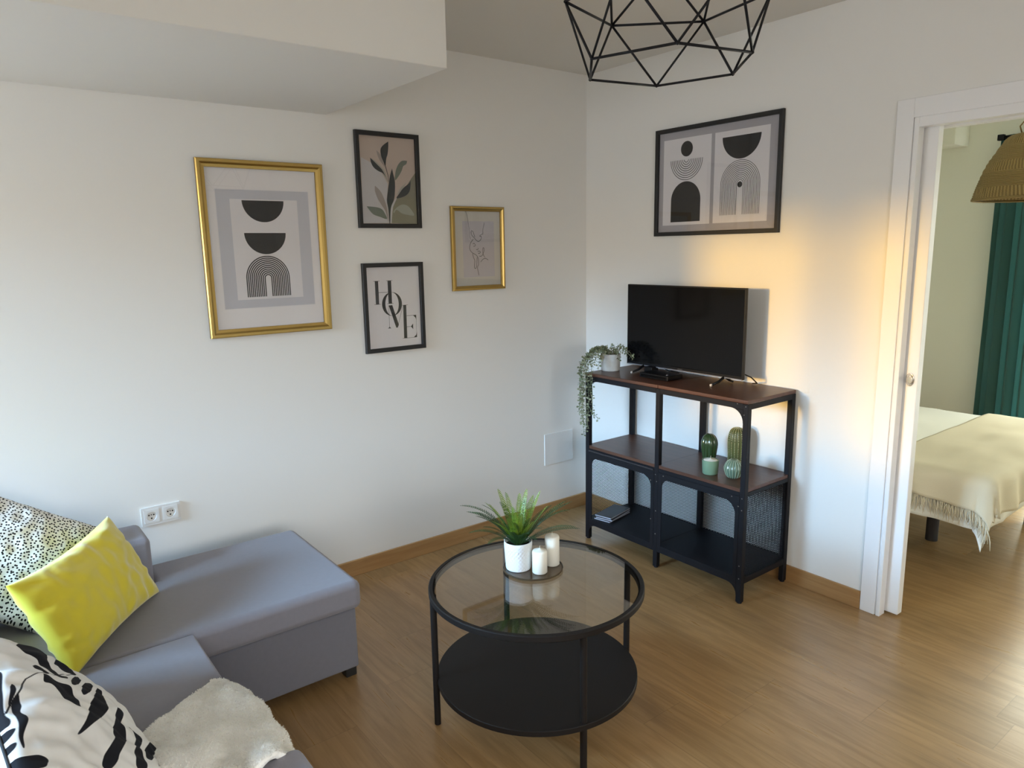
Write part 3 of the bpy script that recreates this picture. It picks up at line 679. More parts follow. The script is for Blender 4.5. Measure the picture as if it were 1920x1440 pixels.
# trailing plant
PX2, PY2 = .437, -.235
tp = thing('trailing_plant', 'grey-green trailing plant in a rough stone-coloured pot hanging over the shelf edge', 'plant', (PX2, PY2, SH))
MB().lathe([(.047, 0), (.050, .003), (.053, .088), (.052, .091), (.048, .091), (.047, .078)], (PX2, PY2, SH), 48, cap1=False).build('pot', POTG, tp, angle=40)
MB().lathe([(.0472, .079), (.01, .083)], (PX2, PY2, SH), 24, cap0=False).build('soil', SOIL, tp)
def strand(pts, leaf=.0115, step=.0095):
    mb = MB(); P = [Vector(p) for p in smooth(pts, 8)]
    mb.tube(P, .0012, 5)
    d_acc = 0; k_ = 0
    for a, b_ in zip(P, P[1:]):
        d_acc += (b_ - a).length
        if d_acc < step: continue
        d_acc = 0; k_ += 1
        d = (b_ - a).normalized()
        ang = k_ * 1.57 + random.uniform(-.5, .5)
        o1 = d.orthogonal().normalized(); o2 = d.cross(o1)
        for sg in (0, pi):
            s_ = (o1 * cos(ang + sg) + o2 * sin(ang + sg)).normalized()
            l_ = leaf * random.uniform(.75, 1.25); w_ = l_ * .42
            dirv = (s_ * .85 + d * .35 + Vector((0, 0, .25)) * random.uniform(-.6, 1)).normalized(); nrm = dirv.cross(d).normalized() if dirv.cross(d).length > .1 else o2
            cr = nrm.cross(dirv).normalized() if random.random() < .5 else nrm
            c_ = a + dirv * l_ * .25
            i_ = [mb.vert(c_), mb.vert(c_ + dirv * l_ * .35 + cr * w_), mb.vert(c_ + dirv * l_ * .8 + cr * w_ * .85), mb.vert(c_ + dirv * l_ * 1.1), mb.vert(c_ + dirv * l_ * .8 - cr * w_ * .85), mb.vert(c_ + dirv * l_ * .35 - cr * w_)]
            mb.face(i_)
    mb.build('trailing_stem', TRAIL, tp, fix=False)
Tz = SH + .088
def drape(az, reach, over, zend, jx=0, jy=0, top=.035):
    cx, cy = PX2 + .03 * cos(az), PY2 + .03 * sin(az)
    ex, ey = over
    pts = [(cx, cy, Tz - .005), (PX2 + .055 * cos(az), PY2 + .055 * sin(az), Tz + top), ((PX2 + .06 * cos(az) + ex) / 2, (PY2 + .06 * sin(az) + ey) / 2, Tz + top * .5), (ex, ey, Tz - .05)]
    z = Tz - .05; x, y = ex, ey
    while z > zend:
        z -= .06; x += random.uniform(-.008, .008) + jx; y += random.uniform(-.006, .004) + jy; pts.append((x, y, max(z, zend)))
    strand(pts)
for az, over, zend, jx in ((-2.0, (.385, -.405), .70, .002), (-1.75, (.402, -.408), .60, .004), (-1.55, (.425, -.410), .615, .003), (-1.4, (.445, -.408), .70, .010), (-1.2, (.47, -.406), .80, .004),
                           (-2.4, (.365, -.390), .78, -.004), (-2.2, (.375, -.400), .735, 0), (-1.9, (.395, -.412), .66, .002), (-1.65, (.415, -.406), .74, 0), (-2.7, (.350, -.33), .86, 0), (-1.0, (.47, -.36), .94, 0), (-1.5, (.432, -.402), .645, .005), (-1.8, (.408, -.415), .68, .001)):
    drape(az, 0, over, zend, jx)
for az, L, up in ((.6, .075, .03), (.2, .09, .022), (1.2, .05, .04), (-.4, .07, .03), (2.2, .05, .04), (3.0, .07, .035), (-2.9, .08, .03), (.9, .04, .05), (-1.4, .05, .045)):
    strand([(PX2 + .02 * cos(az), PY2 + .02 * sin(az), Tz - .005), (PX2 + .045 * cos(az), PY2 + .045 * sin(az), Tz + up), (PX2 + (.05 + L * .6) * cos(az), PY2 + (.05 + L * .6) * sin(az), Tz + up * .6), (PX2 + (.05 + L) * cos(az), PY2 + (.05 + L) * sin(az), Tz - .02)])
strand([(.455, -.408, .76), (.475, -.412, .735), (.50, -.414, .725), (.525, -.412, .705)])

# ceramic cacti and candle cup
CX, CY = 1.146, -.292
c = thing('candle_cup', 'white candle in a sage green ceramic cup on the middle shelf', 'candle', (CX, CY, Z1))
MB().lathe([(.032, 0), (.0355, .004), (.0385, .066), (.0385, .068), (.0355, .068), (.0345, .055)], (CX, CY, Z1), 48, cap1=False).build('cup', GREENC, c, angle=50)
MB().lathe([(.0347, .056), (.0335, .066), (.026, .0695), (.006, .0715), (.003, .075)], (CX, CY, Z1), 40, cap0=False).build('wax', WAX, c, smooth=True)
MB().tube([(CX, CY, Z1 + .073), (CX + .001, CY, Z1 + .086)], .001, 6).build('wick', WICK, c)
def cactus(x, y, prof, nrib, depth, m, label, ribm=None, spines=False):
    o = thing('ceramic_cactus', label, 'ornament', (x, y, Z1), 'green ceramic cacti on the middle shelf')
    P_ = smooth(prof, 6)
    P_ = [(max(r_, .0008), z_) for r_, z_ in P_]
    MB().lathe(P_, (x, y, Z1), nrib * 10, fn=lambda a, z, r_: -depth * min(1, r_ / .03) * (1 - abs(cos(a * nrib / 2)) ** .7)).build('body', m, o, smooth=True)
    if ribm:
        s_ = MB()
        for k in range(nrib):
            a = 2 * pi * k / nrib
            if spines:
                acc = 0
                for (r0, z0_), (r1, z1_) in zip(P_, P_[1:]):
                    acc += math.hypot(r1 - r0, z1_ - z0_)
                    if acc > .0058 and r0 > .006:
                        acc = 0; q_ = (x + (r0 + .0003) * cos(a), y + (r0 + .0003) * sin(a), Z1 + z0_)
                        s_.lathe([(.0002, -.0022), (.0022, 0), (.0002, .0022)], q_, 5)
            else:
                pr = [(r_, z_) for r_, z_ in P_ if r_ > .012]
                s_.tube([(x + (r_ - .0004) * cos(a), y + (r_ - .0004) * sin(a), Z1 + z_) for r_, z_ in pr], .0013, 5)
        s_.build('spines' if spines else 'ribs', ribm, o, smooth=True)
cactus(1.047, -.172, [(.020, 0), (.027, .012), (.034, .045), (.0400, .090), (.0390, .115), (.030, .138), (.016, .150), (.001, .153)], 9, .0045, CACD, 'dark green glazed cactus standing behind the candle cup')
cactus(1.152, -.10, [(.036, 0), (.039, .015), (.0405, .06), (.0425, .11), (.0415, .145), (.034, .172), (.020, .187), (.001, .191)], 16, .0028, CACT, 'tall cactus ornament with rows of pale spines', CACS, True)
cactus(1.252, -.262, [(.020, 0), (.032, .010), (.0415, .035), (.042, .050), (.034, .070), (.018, .084), (.001, .088)], 18, .0022, CACR, 'small round pale-ribbed cactus in front of the tall one', CACRL)
# magazines on the bottom shelf
for k, (dx, dy, rot_, lab) in enumerate(((0, 0, -.05, 'bottom magazine of the dark stack on the lowest shelf'), (.004, .004, .02, 'middle magazine of the dark stack on the lowest shelf'), (-.004, .008, -.02, 'topmost magazine of the dark stack on the lowest shelf'))):
    o = thing('magazine', lab, 'magazine', (.478 + dx, -.255 + dy, Z0 + .0002 + k * .0085), 'magazines on the lowest shelf')
    x, y, z = .478 + dx, -.255 + dy, Z0 + .0002 + k * .0085
    def rb(mb, w_, h_, z0_, z1_):
        R_ = Matrix.Rotation(rot_ + .24, 2); c4 = [Vector((sx * w_ / 2, sy * h_ / 2)) for sx, sy in ((-1, -1), (1, -1), (1, 1), (-1, 1))]
        mb.prism([(x + (R_ @ q_).x, y + (R_ @ q_).y, z0_) for q_ in c4], (0, 0, z1_ - z0_))
    mb = MB(); rb(mb, .100, .200, z + .0008, z + .0070); mb.build('pages', PAGES, o)
    mb = MB(); rb(mb, .1015, .2015, z, z + .0008); rb(mb, .1015, .2015, z + .0070, z + .0080); mb.build('cover', COVER, o)
# ---------------------------------------------------------------- sofa
sf = thing('corner_sofa', 'grey fabric corner sofa with chaise and storage base along the left wall', 'sofa', (1.07, -2.75, 0))
SB = -3.50
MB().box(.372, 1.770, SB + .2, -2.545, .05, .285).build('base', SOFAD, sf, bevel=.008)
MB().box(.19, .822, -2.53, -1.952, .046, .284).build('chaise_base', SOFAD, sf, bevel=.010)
m_ = MB(); X_, Y_ = (.185, .358, .852), (-3.30, -2.535, -1.937)
for z_ in (.290, .400):
    g0 = {(i, j): m_.vert((X_[i], Y_[j], z_)) for i in range(3) for j in range(3) if (i, j) != (0, 0)}
    for q in (((1, 0), (2, 0), (2, 1), (1, 1)), ((0, 1), (1, 1), (1, 2), (0, 2)), ((1, 1), (2, 1), (2, 2), (1, 2))): m_.face([g0[k] for k in (q if z_ > .3 else q[::-1])])
    if z_ < .3: lo = g0
ol = [(1, 0), (2, 0), (2, 1), (2, 2), (1, 2), (0, 2), (0, 1), (1, 1)]
for p_, q_ in zip(ol, ol[1:] + ol[:1]): m_.face((lo[p_], lo[q_], g0[q_], g0[p_]))
m_.build('chaise_cushion', SOFA, sf, bevel=.028, seg=5)
sc_ = MB().box(.8535, 1.784, -3.30, -2.520, .288, .4002).build('seat_cushion', SOFA, sf, bevel=.009, seg=3)
MB().box(.150, .356, SB, -2.530, .05, .564).build('armrest', SOFA, sf, bevel=.022, seg=4)
MB().box(1.787, 1.990, SB, -2.530, .05, .564).build('armrest', SOFA, sf, bevel=.022, seg=4)
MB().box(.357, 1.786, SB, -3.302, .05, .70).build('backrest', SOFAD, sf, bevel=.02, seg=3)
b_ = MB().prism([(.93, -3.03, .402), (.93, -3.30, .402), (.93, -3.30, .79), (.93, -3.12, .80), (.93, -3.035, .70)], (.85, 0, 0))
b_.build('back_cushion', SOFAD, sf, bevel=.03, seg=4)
for x, y in ((.775, -1.975), (.215, -1.975), (1.84, -2.60), (1.84, -3.42), (.22, -3.42)):
    MB().box(x - .022, x + .022, y - .022, y + .022, 0, .052).build('foot', mat('sofa_foot', (.012, .012, .012), .5) if x == .775 else bpy.data.materials['sofa_foot'], sf, bevel=.003, seg=1)

# ---------------------------------------------------------------- cushions
def cushion(name, label, c, a, b, w_, h_, th, m, ink=None, seed=0, n=90, pinch=.10, piping=None, wr=.006):
    c, a, b = Vector(c), Vector(a).normalized(), Vector(b).normalized(); b = (b - a * b.dot(a)).normalized(); nn = a.cross(b)
    mb = MB(); G = {}; ids = {}; INKV = []
    def surf(s, t, side):
        px = s * w_ / 2 * (1 - pinch * (1 - t * t) * abs(s) ** 3 * .5); py = t * h_ / 2 * (1 - pinch * (1 - s * s) * abs(t) ** 3 * 1.0)
        e = max(0, (1 - s * s)) * max(0, (1 - t * t)); z = th / 2 * e ** .42
        q = Vector((px * 9 + seed, py * 9, side * 3.1))
        z += (noise.noise(q) * .010 + wr * noise.noise(Vector((px * 26 + seed, py * 26, side)))) * min(1, e * 6)
        # creases running in from the seams
        edge = max(abs(s), abs(t)); ph = noise.noise(Vector((seed, s * 2.2, t * 2.2))) * 5
        z += wr * .9 * sin(ph + (14 * s if abs(t) > abs(s) else 14 * t)) * max(0, edge - .45) * min(1, e * 8)
        return px, py, z * side
    for side in (1, -1):
        for j in range(n + 1):
            for i in range(n + 1):
                s, t = -1 + 2 * i / n, -1 + 2 * j / n
                rim = i in (0, n) or j in (0, n)
                if side == -1 and rim: ids[(-1, i, j)] = ids[(1, i, j)]; continue
                px, py, z = surf(s, t, side)
                k = mb.vert(c + a * px + b * py + nn * z); ids[(side, i, j)] = k; mb.uv[k] = (px + .5 + (side < 0) * 1.3, py + .5)
                if ink: INKV.append(ink(px, py) if side == 1 else ink(px * -1, py * .9 + .05))
        for j in range(n):
            for i in range(n):
                q = (ids[(side, i, j)], ids[(side, i + 1, j)], ids[(side, i + 1, j + 1)], ids[(side, i, j + 1)])
                mb.face(q if side == 1 else tuple(reversed(q)))
    o = mb.build(name, m, None, smooth=True, fix=False)
    if ink:
        at = o.data.attributes.new('ink', 'FLOAT', 'POINT'); at.data.foreach_set('value', INKV)
    tag(o, label, 'cushion', 'cushions on the sofa')
    if piping:
        rim = [(i, 0) for i in range(n)] + [(n, j) for j in range(n)] + [(n - i, n) for i in range(n)] + [(0, n - j) for j in range(n)]
        p_ = MB(); p_.tube([mb.v[ids[(1, i, j)]] for i, j in rim[::2]], .0028, 6, closed=True); p_.build('piping', piping, o, smooth=True)
    return o
def yaw_axes(yaw, tilt):
    a = Vector((cos(yaw), sin(yaw), 0)); n_ = Vector((sin(yaw), -cos(yaw), 0)); return a, Vector((0, 0, 1)) * cos(tilt) - n_ * sin(tilt)
a, b = yaw_axes(2.509, .476)
cushion('throw_cushion', 'bright yellow velvet lumbar cushion on the sofa', (.644, -2.759, .546), a, b, .535, .325, .145, YELLOW, seed=3, wr=.007, pinch=.12)
cushion('throw_cushion', 'white cushion with small black dots behind the yellow one', (.352, -2.985, .622), (.297, .827, -.476), (-.594, .594, .543), .52, .41, .15, DOTS, seed=11, pinch=.06)
STROKES = [[(0.2436, 0.1415), (0.3423, 0.0887), (0.3242, 0.0832), (0.4576, -0.0056), (0.322, 0.0437), (0.2091, 0.081), (0.157, 0.0846), (0.1155, 0.0835), (0.1185, 0.0652), (0.0991, 0.0734), (0.0903, 0.0894), (0.0974, 0.0971), (0.1188, 0.1052), (0.1452, 0.1091), (0.1847, 0.1084), (0.1989, 0.1211), (0.2025, 0.1346), (0.2127, 0.1457)], [(0.4723, -0.0619), (0.53, -0.1044), (0.304, -0.0026), (0.2231, -0.0018), (0.179, 0.0222), (0.1759, 0.0499), (0.1904, 0.0609), (0.2241, 0.0579)], [(0.1161, 0.1438), (0.1242, 0.1347), (0.1123, 0.1265), (0.0858, 0.1249), (0.0744, 0.1258), (0.0664, 0.1371), (0.0867, 0.1383), (0.1026, 0.143)], [(0.0628, 0.1425), (0.0626, 0.1314), (0.061, 0.1156), (0.0603, 0.0965), (0.0559, 0.0828), (0.029, 0.0789), (0.0025, 0.076), (-0.028, 0.0805), (-0.0411, 0.087), (-0.0465, 0.1017), (-0.038, 0.1155), (-0.0167, 0.1166), (0.0043, 0.1268), (0.0226, 0.1354), (0.0304, 0.1464)], [(0.0894, 0.0689), (0.1399, 0.0417), (0.1819, 0.0118), (0.1672, 0.01), (0.1192, 0.0329), (0.0768, 0.06), (0.0709, 0.0714)], [(0.0526, 0.0565), (0.0999, 0.0348), (0.1596, -0.0026), (0.1722, -0.0229), (0.1191, 0.0003), (0.0652, 0.0312), (0.0409, 0.0513)], [(0.1605, -0.0318), (0.1452, -0.0374), (0.0917, -0.0218), (0.0337, -0.0059), (0.0033, 0.0064), (-0.0532, 0.0437), (-0.1011, 0.079), (-0.1475, 0.1167), (-0.1022, 0.0937), (-0.0466, 0.0701), (0.0232, 0.0385)], [(0.0602, -0.0427), (0.0681, -0.0599), (0.0475, -0.06), (-0.0008, -0.0407), (-0.0436, -0.0378), (-0.0676, -0.0292), (-0.1198, 0.0041), (-0.1648, 0.03), (-0.1957, 0.0442), (-0.224, 0.0639), (-0.2304, 0.0772), (-0.2204, 0.0808), (-0.1912, 0.0713), (-0.1483, 0.0482), (-0.1077, 0.0247), (-0.0681, 0.0134), (-0.0176, -0.0119)], [(0.0175, -0.0692), (0.0151, -0.0855), (0.0047, -0.0982), (-0.0245, -0.0919), (-0.0781, -0.061), (-0.1179, -0.05), (-0.1684, -0.0389), (-0.1896, -0.0053), (-0.1338, -0.018), (-0.0715, -0.0494), (-0.0317, -0.0659)], [(-0.0861, -0.0704), (-0.0273, -0.1069), (0.175, -0.2555), (0.0195, -0.1643), (-0.079, -0.1015), (-0.117, -0.0729), (-0.1182, -0.0594)], [(0.2187, -0.3365), (0.2115, -0.3551), (0.1576, -0.3409), (-0.1397, -0.0791)], [(0.0869, 0.2106), (0.0666, 0.2091), (0.0103, 0.2147), (-0.0496, 0.2175), (-0.0888, 0.22), (-0.1125, 0.2185), (-0.1298, 0.2213), (-0.1269, 0.2258), (-0.1026, 0.2276), (-0.0749, 0.2279), (-0.035, 0.227)], [(0.0001, 0.2064), (0.0131, 0.201), (0.0051, 0.1981), (-0.0264, 0.2027), (-0.0596, 0.211), (-0.0261, 0.2097)], [(-0.0435, 0.2055), (-0.0303, 0.1976), (-0.0638, 0.1967), (-0.0882, 0.2016), (-0.1187, 0.201), (-0.1649, 0.2103), (-0.2042, 0.2147), (-0.2099, 0.2178), (-0.1804, 0.218), (-0.1428, 0.2158), (-0.099, 0.2124)], [(-0.0765, 0.2318), (-0.1077, 0.232), (-0.1552, 0.238), (-0.1602, 0.2401), (-0.1304, 0.2413)], [(-0.1607, 0.2396), (-0.1415, 0.2296), (-0.1452, 0.2194), (-0.1555, 0.2201), (-0.1695, 0.2261), (-0.1688, 0.2332)], [(-0.1689, 0.2286), (-0.1819, 0.2319), (-0.1872, 0.2221), (-0.2011, 0.2238), (-0.2101, 0.2294), (-0.2195, 0.2393)], [(-0.2302, 0.2357), (-0.2341, 0.2202), (-0.2324, 0.2009), (-0.2453, 0.1887), (-0.2602, 0.1933), (-0.2751, 0.2033), (-0.2705, 0.2302)]]
def seg_d(px, py, A, B):
    dx, dy = B[0] - A[0], B[1] - A[1]; L = dx * dx + dy * dy
    t_ = 0 if L == 0 else max(0, min(1, ((px - A[0]) * dx + (py - A[1]) * dy) / L))
    return math.hypot(px - A[0] - t_ * dx, py - A[1] - t_ * dy)
STROKES = [smooth(P_ + [P_[0]], 4)[:-1] for P_ in STROKES]
BBS = [(min(p[0] for p in P), max(p[0] for p in P), min(p[1] for p in P), max(p[1] for p in P)) for P in STROKES]
LINE = [(-0.0854, 0.2189), (-0.0261, 0.1986), (0.0348, 0.176), (0.0624, 0.1513), (0.0926, 0.1061), (0.1884, 0.0149)]
def ink(px, py):
    best = .02
    for P, (xa, xb, ya, yb) in zip(STROKES, BBS):
        if px < xa - .02 or px > xb + .02 or py < ya - .02 or py > yb + .02: continue
        d = min(seg_d(px, py, P[k - 1], P[k]) for k in range(len(P))); ins = False
        for k in range(len(P)):
            A, B = P[k - 1], P[k]
            if (A[1] > py) != (B[1] > py) and px < (B[0] - A[0]) * (py - A[1]) / (B[1] - A[1]) + A[0]: ins = not ins
        best = min(best, -d if ins else d)
    for A, B in zip(LINE, LINE[1:]): best = min(best, seg_d(px, py, A, B) - .0016)
    return best
ZC_, ZA_, ZB_, ZW_, ZH_ = (1.5649, -2.9026, 0.5993), (-0.9932, -0.1093, 0.0397), (0.0981, -0.6044, 0.7906), 0.72, 0.475
cushion('throw_cushion', 'white cushion printed with bold black brush shapes, leaning on the sofa back', ZC_, ZA_, ZB_, ZW_, ZH_, .15, ZEBRA, ink=ink, seed=5, n=250, pinch=.06, piping=mat('black_piping', (.012, .012, .014), .8))

# ---------------------------------------------------------------- fleece blanket
CP = [[(1.49, -2.99, .425), (1.58, -2.99, .475), (1.70, -2.99, .545), (1.89, -2.98, .568)],
      [(1.375, -2.80, .412), (1.50, -2.80, .455), (1.67, -2.80, .540), (1.88, -2.80, .568)],
      [(1.265, -2.65, .412), (1.40, -2.64, .44), (1.61, -2.64, .510), (1.86, -2.68, .568)],
      [(1.200, -2.56, .412), (1.33, -2.535, .428), (1.53, -2.535, .455), (1.812, -2.59, .566)],
      [(1.225, -2.530, .398), (1.33, -2.508, .400), (1.50, -2.505, .405), (1.772, -2.535, .46)],
      [(1.245, -2.520, .28), (1.36, -2.503, .26), (1.52, -2.500, .25), (1.765, -2.505, .25)],
      [(1.255, -2.525, .18), (1.37, -2.508, .15), (1.53, -2.505, .14), (1.765, -2.51, .14)]]
def cr(P, t):
    k = min(int(t), len(P) - 2); f_ = t - k; q = [Vector(P[min(max(k + d, 0), len(P) - 1)]) for d in (-1, 0, 1, 2)]
    return .5 * ((2 * q[1]) + (-q[0] + q[2]) * f_ + (2 * q[0] - 5 * q[1] + 4 * q[2] - q[3]) * f_ * f_ + (-q[0] + 3 * q[1] - 3 * q[2] + q[3]) * f_ ** 3)
mb = MB(); NU, NV = 240, 280; gi = {}
rows = [[cr(R_, 3 * i / NU) for i in range(NU + 1)] for R_ in CP]
for i in range(NU + 1):
    colp = [R_[i] for R_ in rows]
    for j in range(NV + 1):
        q = cr(colp, 6 * j / NV)
        w0 = noise.noise(Vector((q.x * 9, q.y * 9 + 4, q.z * 9))) * .016 + abs(noise.noise(Vector((q.x * 5 + 7, q.y * 14, 2)))) * .02
        w1 = noise.noise(q * 60) * .0025 + noise.noise(q * 120) * .0009
        ed = min(1, min(i, NU - i, j, NV - j) / 22 + .25)
        gi[(i, j)] = mb.vert(q + Vector((.1, .45 if j > NV * .6 else 0, 1 if j < NV * .66 else .3)) * (w0 * ed) + Vector((w1, w1, w1)))
for i in range(NU):
    for j in range(NV): mb.face((gi[(i, j)], gi[(i, j + 1)], gi[(i + 1, j + 1)], gi[(i + 1, j)]))
bv = [v.copy() for v in mb.v]
bl = mb.build('blanket', FLEECE, None, smooth=True, fix=False)
sol = bl.modifiers.new('thick', 'SOLIDIFY'); sol.thickness = .014; sol.offset = -1
fz = MB()
for i in range(1, NU):
    for j in range(1, NV):
        if random.random() > .55: continue
        p_ = bv[gi[(i, j)]]; du_ = bv[gi[(i + 1, j)]] - p_; dv_ = bv[gi[(i, j + 1)]] - p_; n_ = dv_.cross(du_)
        if n_.length < 1e-12: continue
        n_.normalize(); n_ = -n_ if (n_.z < 0 and abs(n_.z) > .25) or (abs(n_.z) <= .25 and n_.y < 0) else n_
        p_ = p_ + n_ * .0135
        t_ = Vector((random.uniform(-1, 1), random.uniform(-1, 1), random.uniform(-1, 1))); t_ = (t_ - n_ * t_.dot(n_)).normalized()
        l_ = random.uniform(.008, .014); w_ = t_.cross(n_) * .0010
        a_ = p_ + (n_ * .55 + t_ * .5) * l_ * .6; b_ = a_ + (n_ * .2 - t_ * .6 + w_ * 300 * random.uniform(-1, 1)) * l_ * .6
        k_ = [fz.vert(q) for q in (p_ - w_ - n_ * .001, p_ + w_ - n_ * .001, a_ + w_, a_ - w_, b_)]
        fz.face(k_[:4]); fz.face((k_[3], k_[2], k_[4]))
fz.build('fleece_pile', PILE, bl, fix=False)
tag(bl, 'fluffy white fleece blanket draped over the sofa seat edge', 'blanket')

# ---------------------------------------------------------------- wire pendant lamp
LX, LY = 1.909, -1.550
pl = thing('pendant_lamp', 'black wire geometric pendant lamp hanging from the living room ceiling', 'lamp', (LX, LY, 2.011))
wv = []
def ring(r_, z_, ph): return [Vector((LX + r_ * cos(ph - k * pi / 3), LY + r_ * sin(ph - k * pi / 3), z_)) for k in range(6)]
R1, R2, R3 = ring(.209, 2.011, 3.441), ring(.243, 2.169, 3.441 - pi / 6), ring(.155, 2.290, 3.441)
TOP = ring(.022, 2.345, 3.441)
fr = MB(); WR = .0032
def wire(p, q): fr.tube([p, q], WR, 6)
for k in range(6):
    j = (k + 1) % 6
    wire(R1[k], R1[j]); wire(R2[k], R2[j]); wire(R3[k], R3[j])
    wire(R1[k], R2[k]); wire(R1[j], R2[k]); wire(R2[k], R3[k]); wire(R2[k], R3[j]); wire(R3[k], TOP[k])
for p in R1 + R2 + R3: fr.lathe([(.0005, -.0045), (.0042, -.002), (.0042, .002), (.0005, .0045)], p, 8)
fr.build('wire_frame', BLACK, pl, smooth=True)
MB().lathe([(.001, -.06), (.020, -.06), (.021, 0), (.010, .012), (.004, .015)], (LX, LY, 2.345), 24).build('socket', BLACK, pl, angle=40)
MB().lathe([(.002, -.105), (.022, -.095), (.030, -.07), (.026, -.04), (.013, -.015), (.013, 0)], (LX, LY, 2.285), 24).build('bulb', mat('bulb_glass', (.85, .84, .80), .25), pl, smooth=True)
MB().tube([(LX, LY, 2.355), (LX, LY, ZC - .02)], .003, 8).build('cord', BLACK, pl)
MB().lathe([(.045, -.022), (.05, -.016), (.05, 0)], (LX, LY, ZC), 32).build('ceiling_rose', BLACK, pl, angle=40)

# ---------------------------------------------------------------- bedroom
bed = thing('bed', 'double bed with white duvet seen through the doorway', 'bed', (1.06, 1.16, 0))
BXa, BXb, BYa, BYb, BZ = .12, 1.985, .515, 1.80, .548
MB().box(BXa, BXb - .02, BYa + .02, BYb - .02, .345, .40).build('bed_base', BEDBASE, bed, bevel=.01)
MB().box(BXa, BXb, BYa, BYb, .40, BZ - .006).build('mattress', DUVET, bed, bevel=.03, seg=3)
for x, y in ((1.615, 1.03), (.30, .62), (.30, 1.68), (1.87, 1.68), (1.0, 1.15)):
    MB().lathe([(.030, 0), (.030, .346)], (x, y, 0), 20).build('leg', BEDBASE, bed, angle=40)
def draped(name, m, x0, x1, y0, y1, z, ext, hem, out, parent, step, seed, sides, fold, label=None):
    """cloth lying on a rectangle and folding down over its edges; ext = how far it overhangs on (-x,+x,-y,+y)"""
    mb = MB(); ex0, ex1, ey0, ey1 = ext
    nx = int((x1 - x0 + ex0 + ex1) / step); ny = int((y1 - y0 + ey0 + ey1) / step); g_ = {}; r_ = .045
    for i in range(nx + 1):
        for j in range(ny + 1):
            X = x0 - ex0 + (x1 - x0 + ex0 + ex1) * i / nx; Y = y0 - ey0 + (y1 - y0 + ey0 + ey1) * j / ny
            cx, cy = min(max(X, x0), x1), min(max(Y, y0), y1); dx, dy = X - cx, Y - cy; d = math.hypot(dx, dy)
            q = Vector((cx, cy, z))
            q.z += noise.noise(Vector((X * 4, Y * 4, seed))) * .012 + noise.noise(Vector((X * 13, Y * 5, seed + 9))) * .004
            if d > 1e-6:
                u = Vector((dx / d, dy / d, 0)); th_ = min(d / r_, pi / 2)
                o_ = out + r_ * sin(th_) - r_ * .75; dn = r_ * (1 - cos(th_)) + max(0, d - r_ * pi / 2)
                per = (cx + cy) if abs(dx) + abs(dy) < 1e-9 else (cx * abs(u.y) * 1 + cy * abs(u.x) + math.atan2(u.y, u.x) * .25)
                wv_ = sin(per * 27 + seed + 2.2 * noise.noise(Vector((per * 3, seed, 0)))) * fold * min(1, dn / .12) * abs(u.x ** 2 - u.y ** 2) ** 3
                q += u * (o_ + wv_ + dn * .12); q.z -= dn * .97 + .018 * noise.noise(Vector((per * 5, seed, 1))) * (d > .1)
            else: q.z += 0
            g_[(i, j)] = mb.vert(q)
    for i in range(nx):
        for j in range(ny): mb.face((g_[(i, j)], g_[(i + 1, j)], g_[(i + 1, j + 1)], g_[(i, j + 1)]))
    o = mb.build(name, m, parent, smooth=True, fix=False)
    s_ = o.modifiers.new('thick', 'SOLIDIFY'); s_.thickness = .008; s_.offset = 1
    return o, mb, g_, nx, ny
draped('duvet', DUVET, BXa, BXb, BYa, BYb, BZ, (0, .255, .255, .255), 0, .010, bed, .02, 3.0, 0, .006)
th, tmb, tg, nx, ny = draped('bed_throw', CREAM, 1.56, BXb, BYa, BYb, BZ + .014, (0, .205, .165, .165), 0, .050, None, .013, 8.0, 0, .010)
tag(th, 'cream fringed throw spread over the foot of the bed', 'throw')
fg = MB()
for i in range(0, nx + 1):
    for rep in range(3):
        p = tmb.v[tg[(i, 0)]] + Vector((random.uniform(-.004, .004), 0, 0)); L_ = random.uniform(.045, .085)
        q = p + Vector((random.uniform(-.02, .02), random.uniform(-.012, .004), -L_)); mdl = (p + q) / 2 + Vector((random.uniform(-.006, .006), -.004, 0))
        fg.tube([p, mdl, q], [.0022, .0022, .0008], 4)
fg.build('fringe', CREAM, th, smooth=True)
# woven lamp
WX, WY, WZ = 1.862, 1.15, 1.779
wl = thing('woven_lamp', 'natural woven dome lamp hanging over the bed', 'lamp', (WX, WY, WZ))
prof = smooth([(.236, -.004), (.240, .004), (.229, .05), (.217, .093), (.194, .158), (.160, .22), (.116, .288), (.06, .305), (.018, .308)], 9)
MB().lathe(prof, (WX, WY, WZ), 128, cap0=False, cap1=False, fn=lambda a, z, r_: .0016 * sin(z * 620) + .0012 * sin(a * 64 + (z * 40)) * (1 if .03 < z < .08 or .15 < z < .19 else .35)).build('shade', RATTAN, wl, smooth=True)
s_ = wl.children[0].modifiers.new('thick', 'SOLIDIFY'); s_.thickness = .005
MB().lathe([(.236, -.006), (.243, -.004), (.243, .006), (.236, .006), (.236, -.006)], (WX, WY, WZ), 96, cap0=False, cap1=False).build('rim_band', RATTAN, wl, smooth=True)
lp = MB()
for az in (.2, 2.3, 4.4):
    lp.tube([(WX + .05 * cos(az) + .03 * cos(t_) * cos(az), WY + .05 * sin(az) + .03 * cos(t_) * sin(az), WZ + .335 + .035 * sin(t_)) for t_ in [2 * pi * k / 20 for k in range(20)]], .0035, 6, closed=True)
lp.tube([(WX - .055, WY - .03, WZ + .305), (WX - .06, WY - .045, WZ + .335), (WX - .045, WY - .035, WZ + .36), (WX - .02, WY - .015, WZ + .37), (WX, WY, WZ + .40)], .0035, 6)
lp.build('rope_loop', RATTAN, wl, smooth=True)
MB().tube([(WX, WY, WZ + .30), (WX, WY, ZB - .01)], .004, 8).build('cord', RATTAN, wl)
MB().lathe([(.045, -.02), (.05, -.012), (.05, 0)], (WX, WY, ZB), 32).build('ceiling_rose', PLASTIC, wl, angle=40)
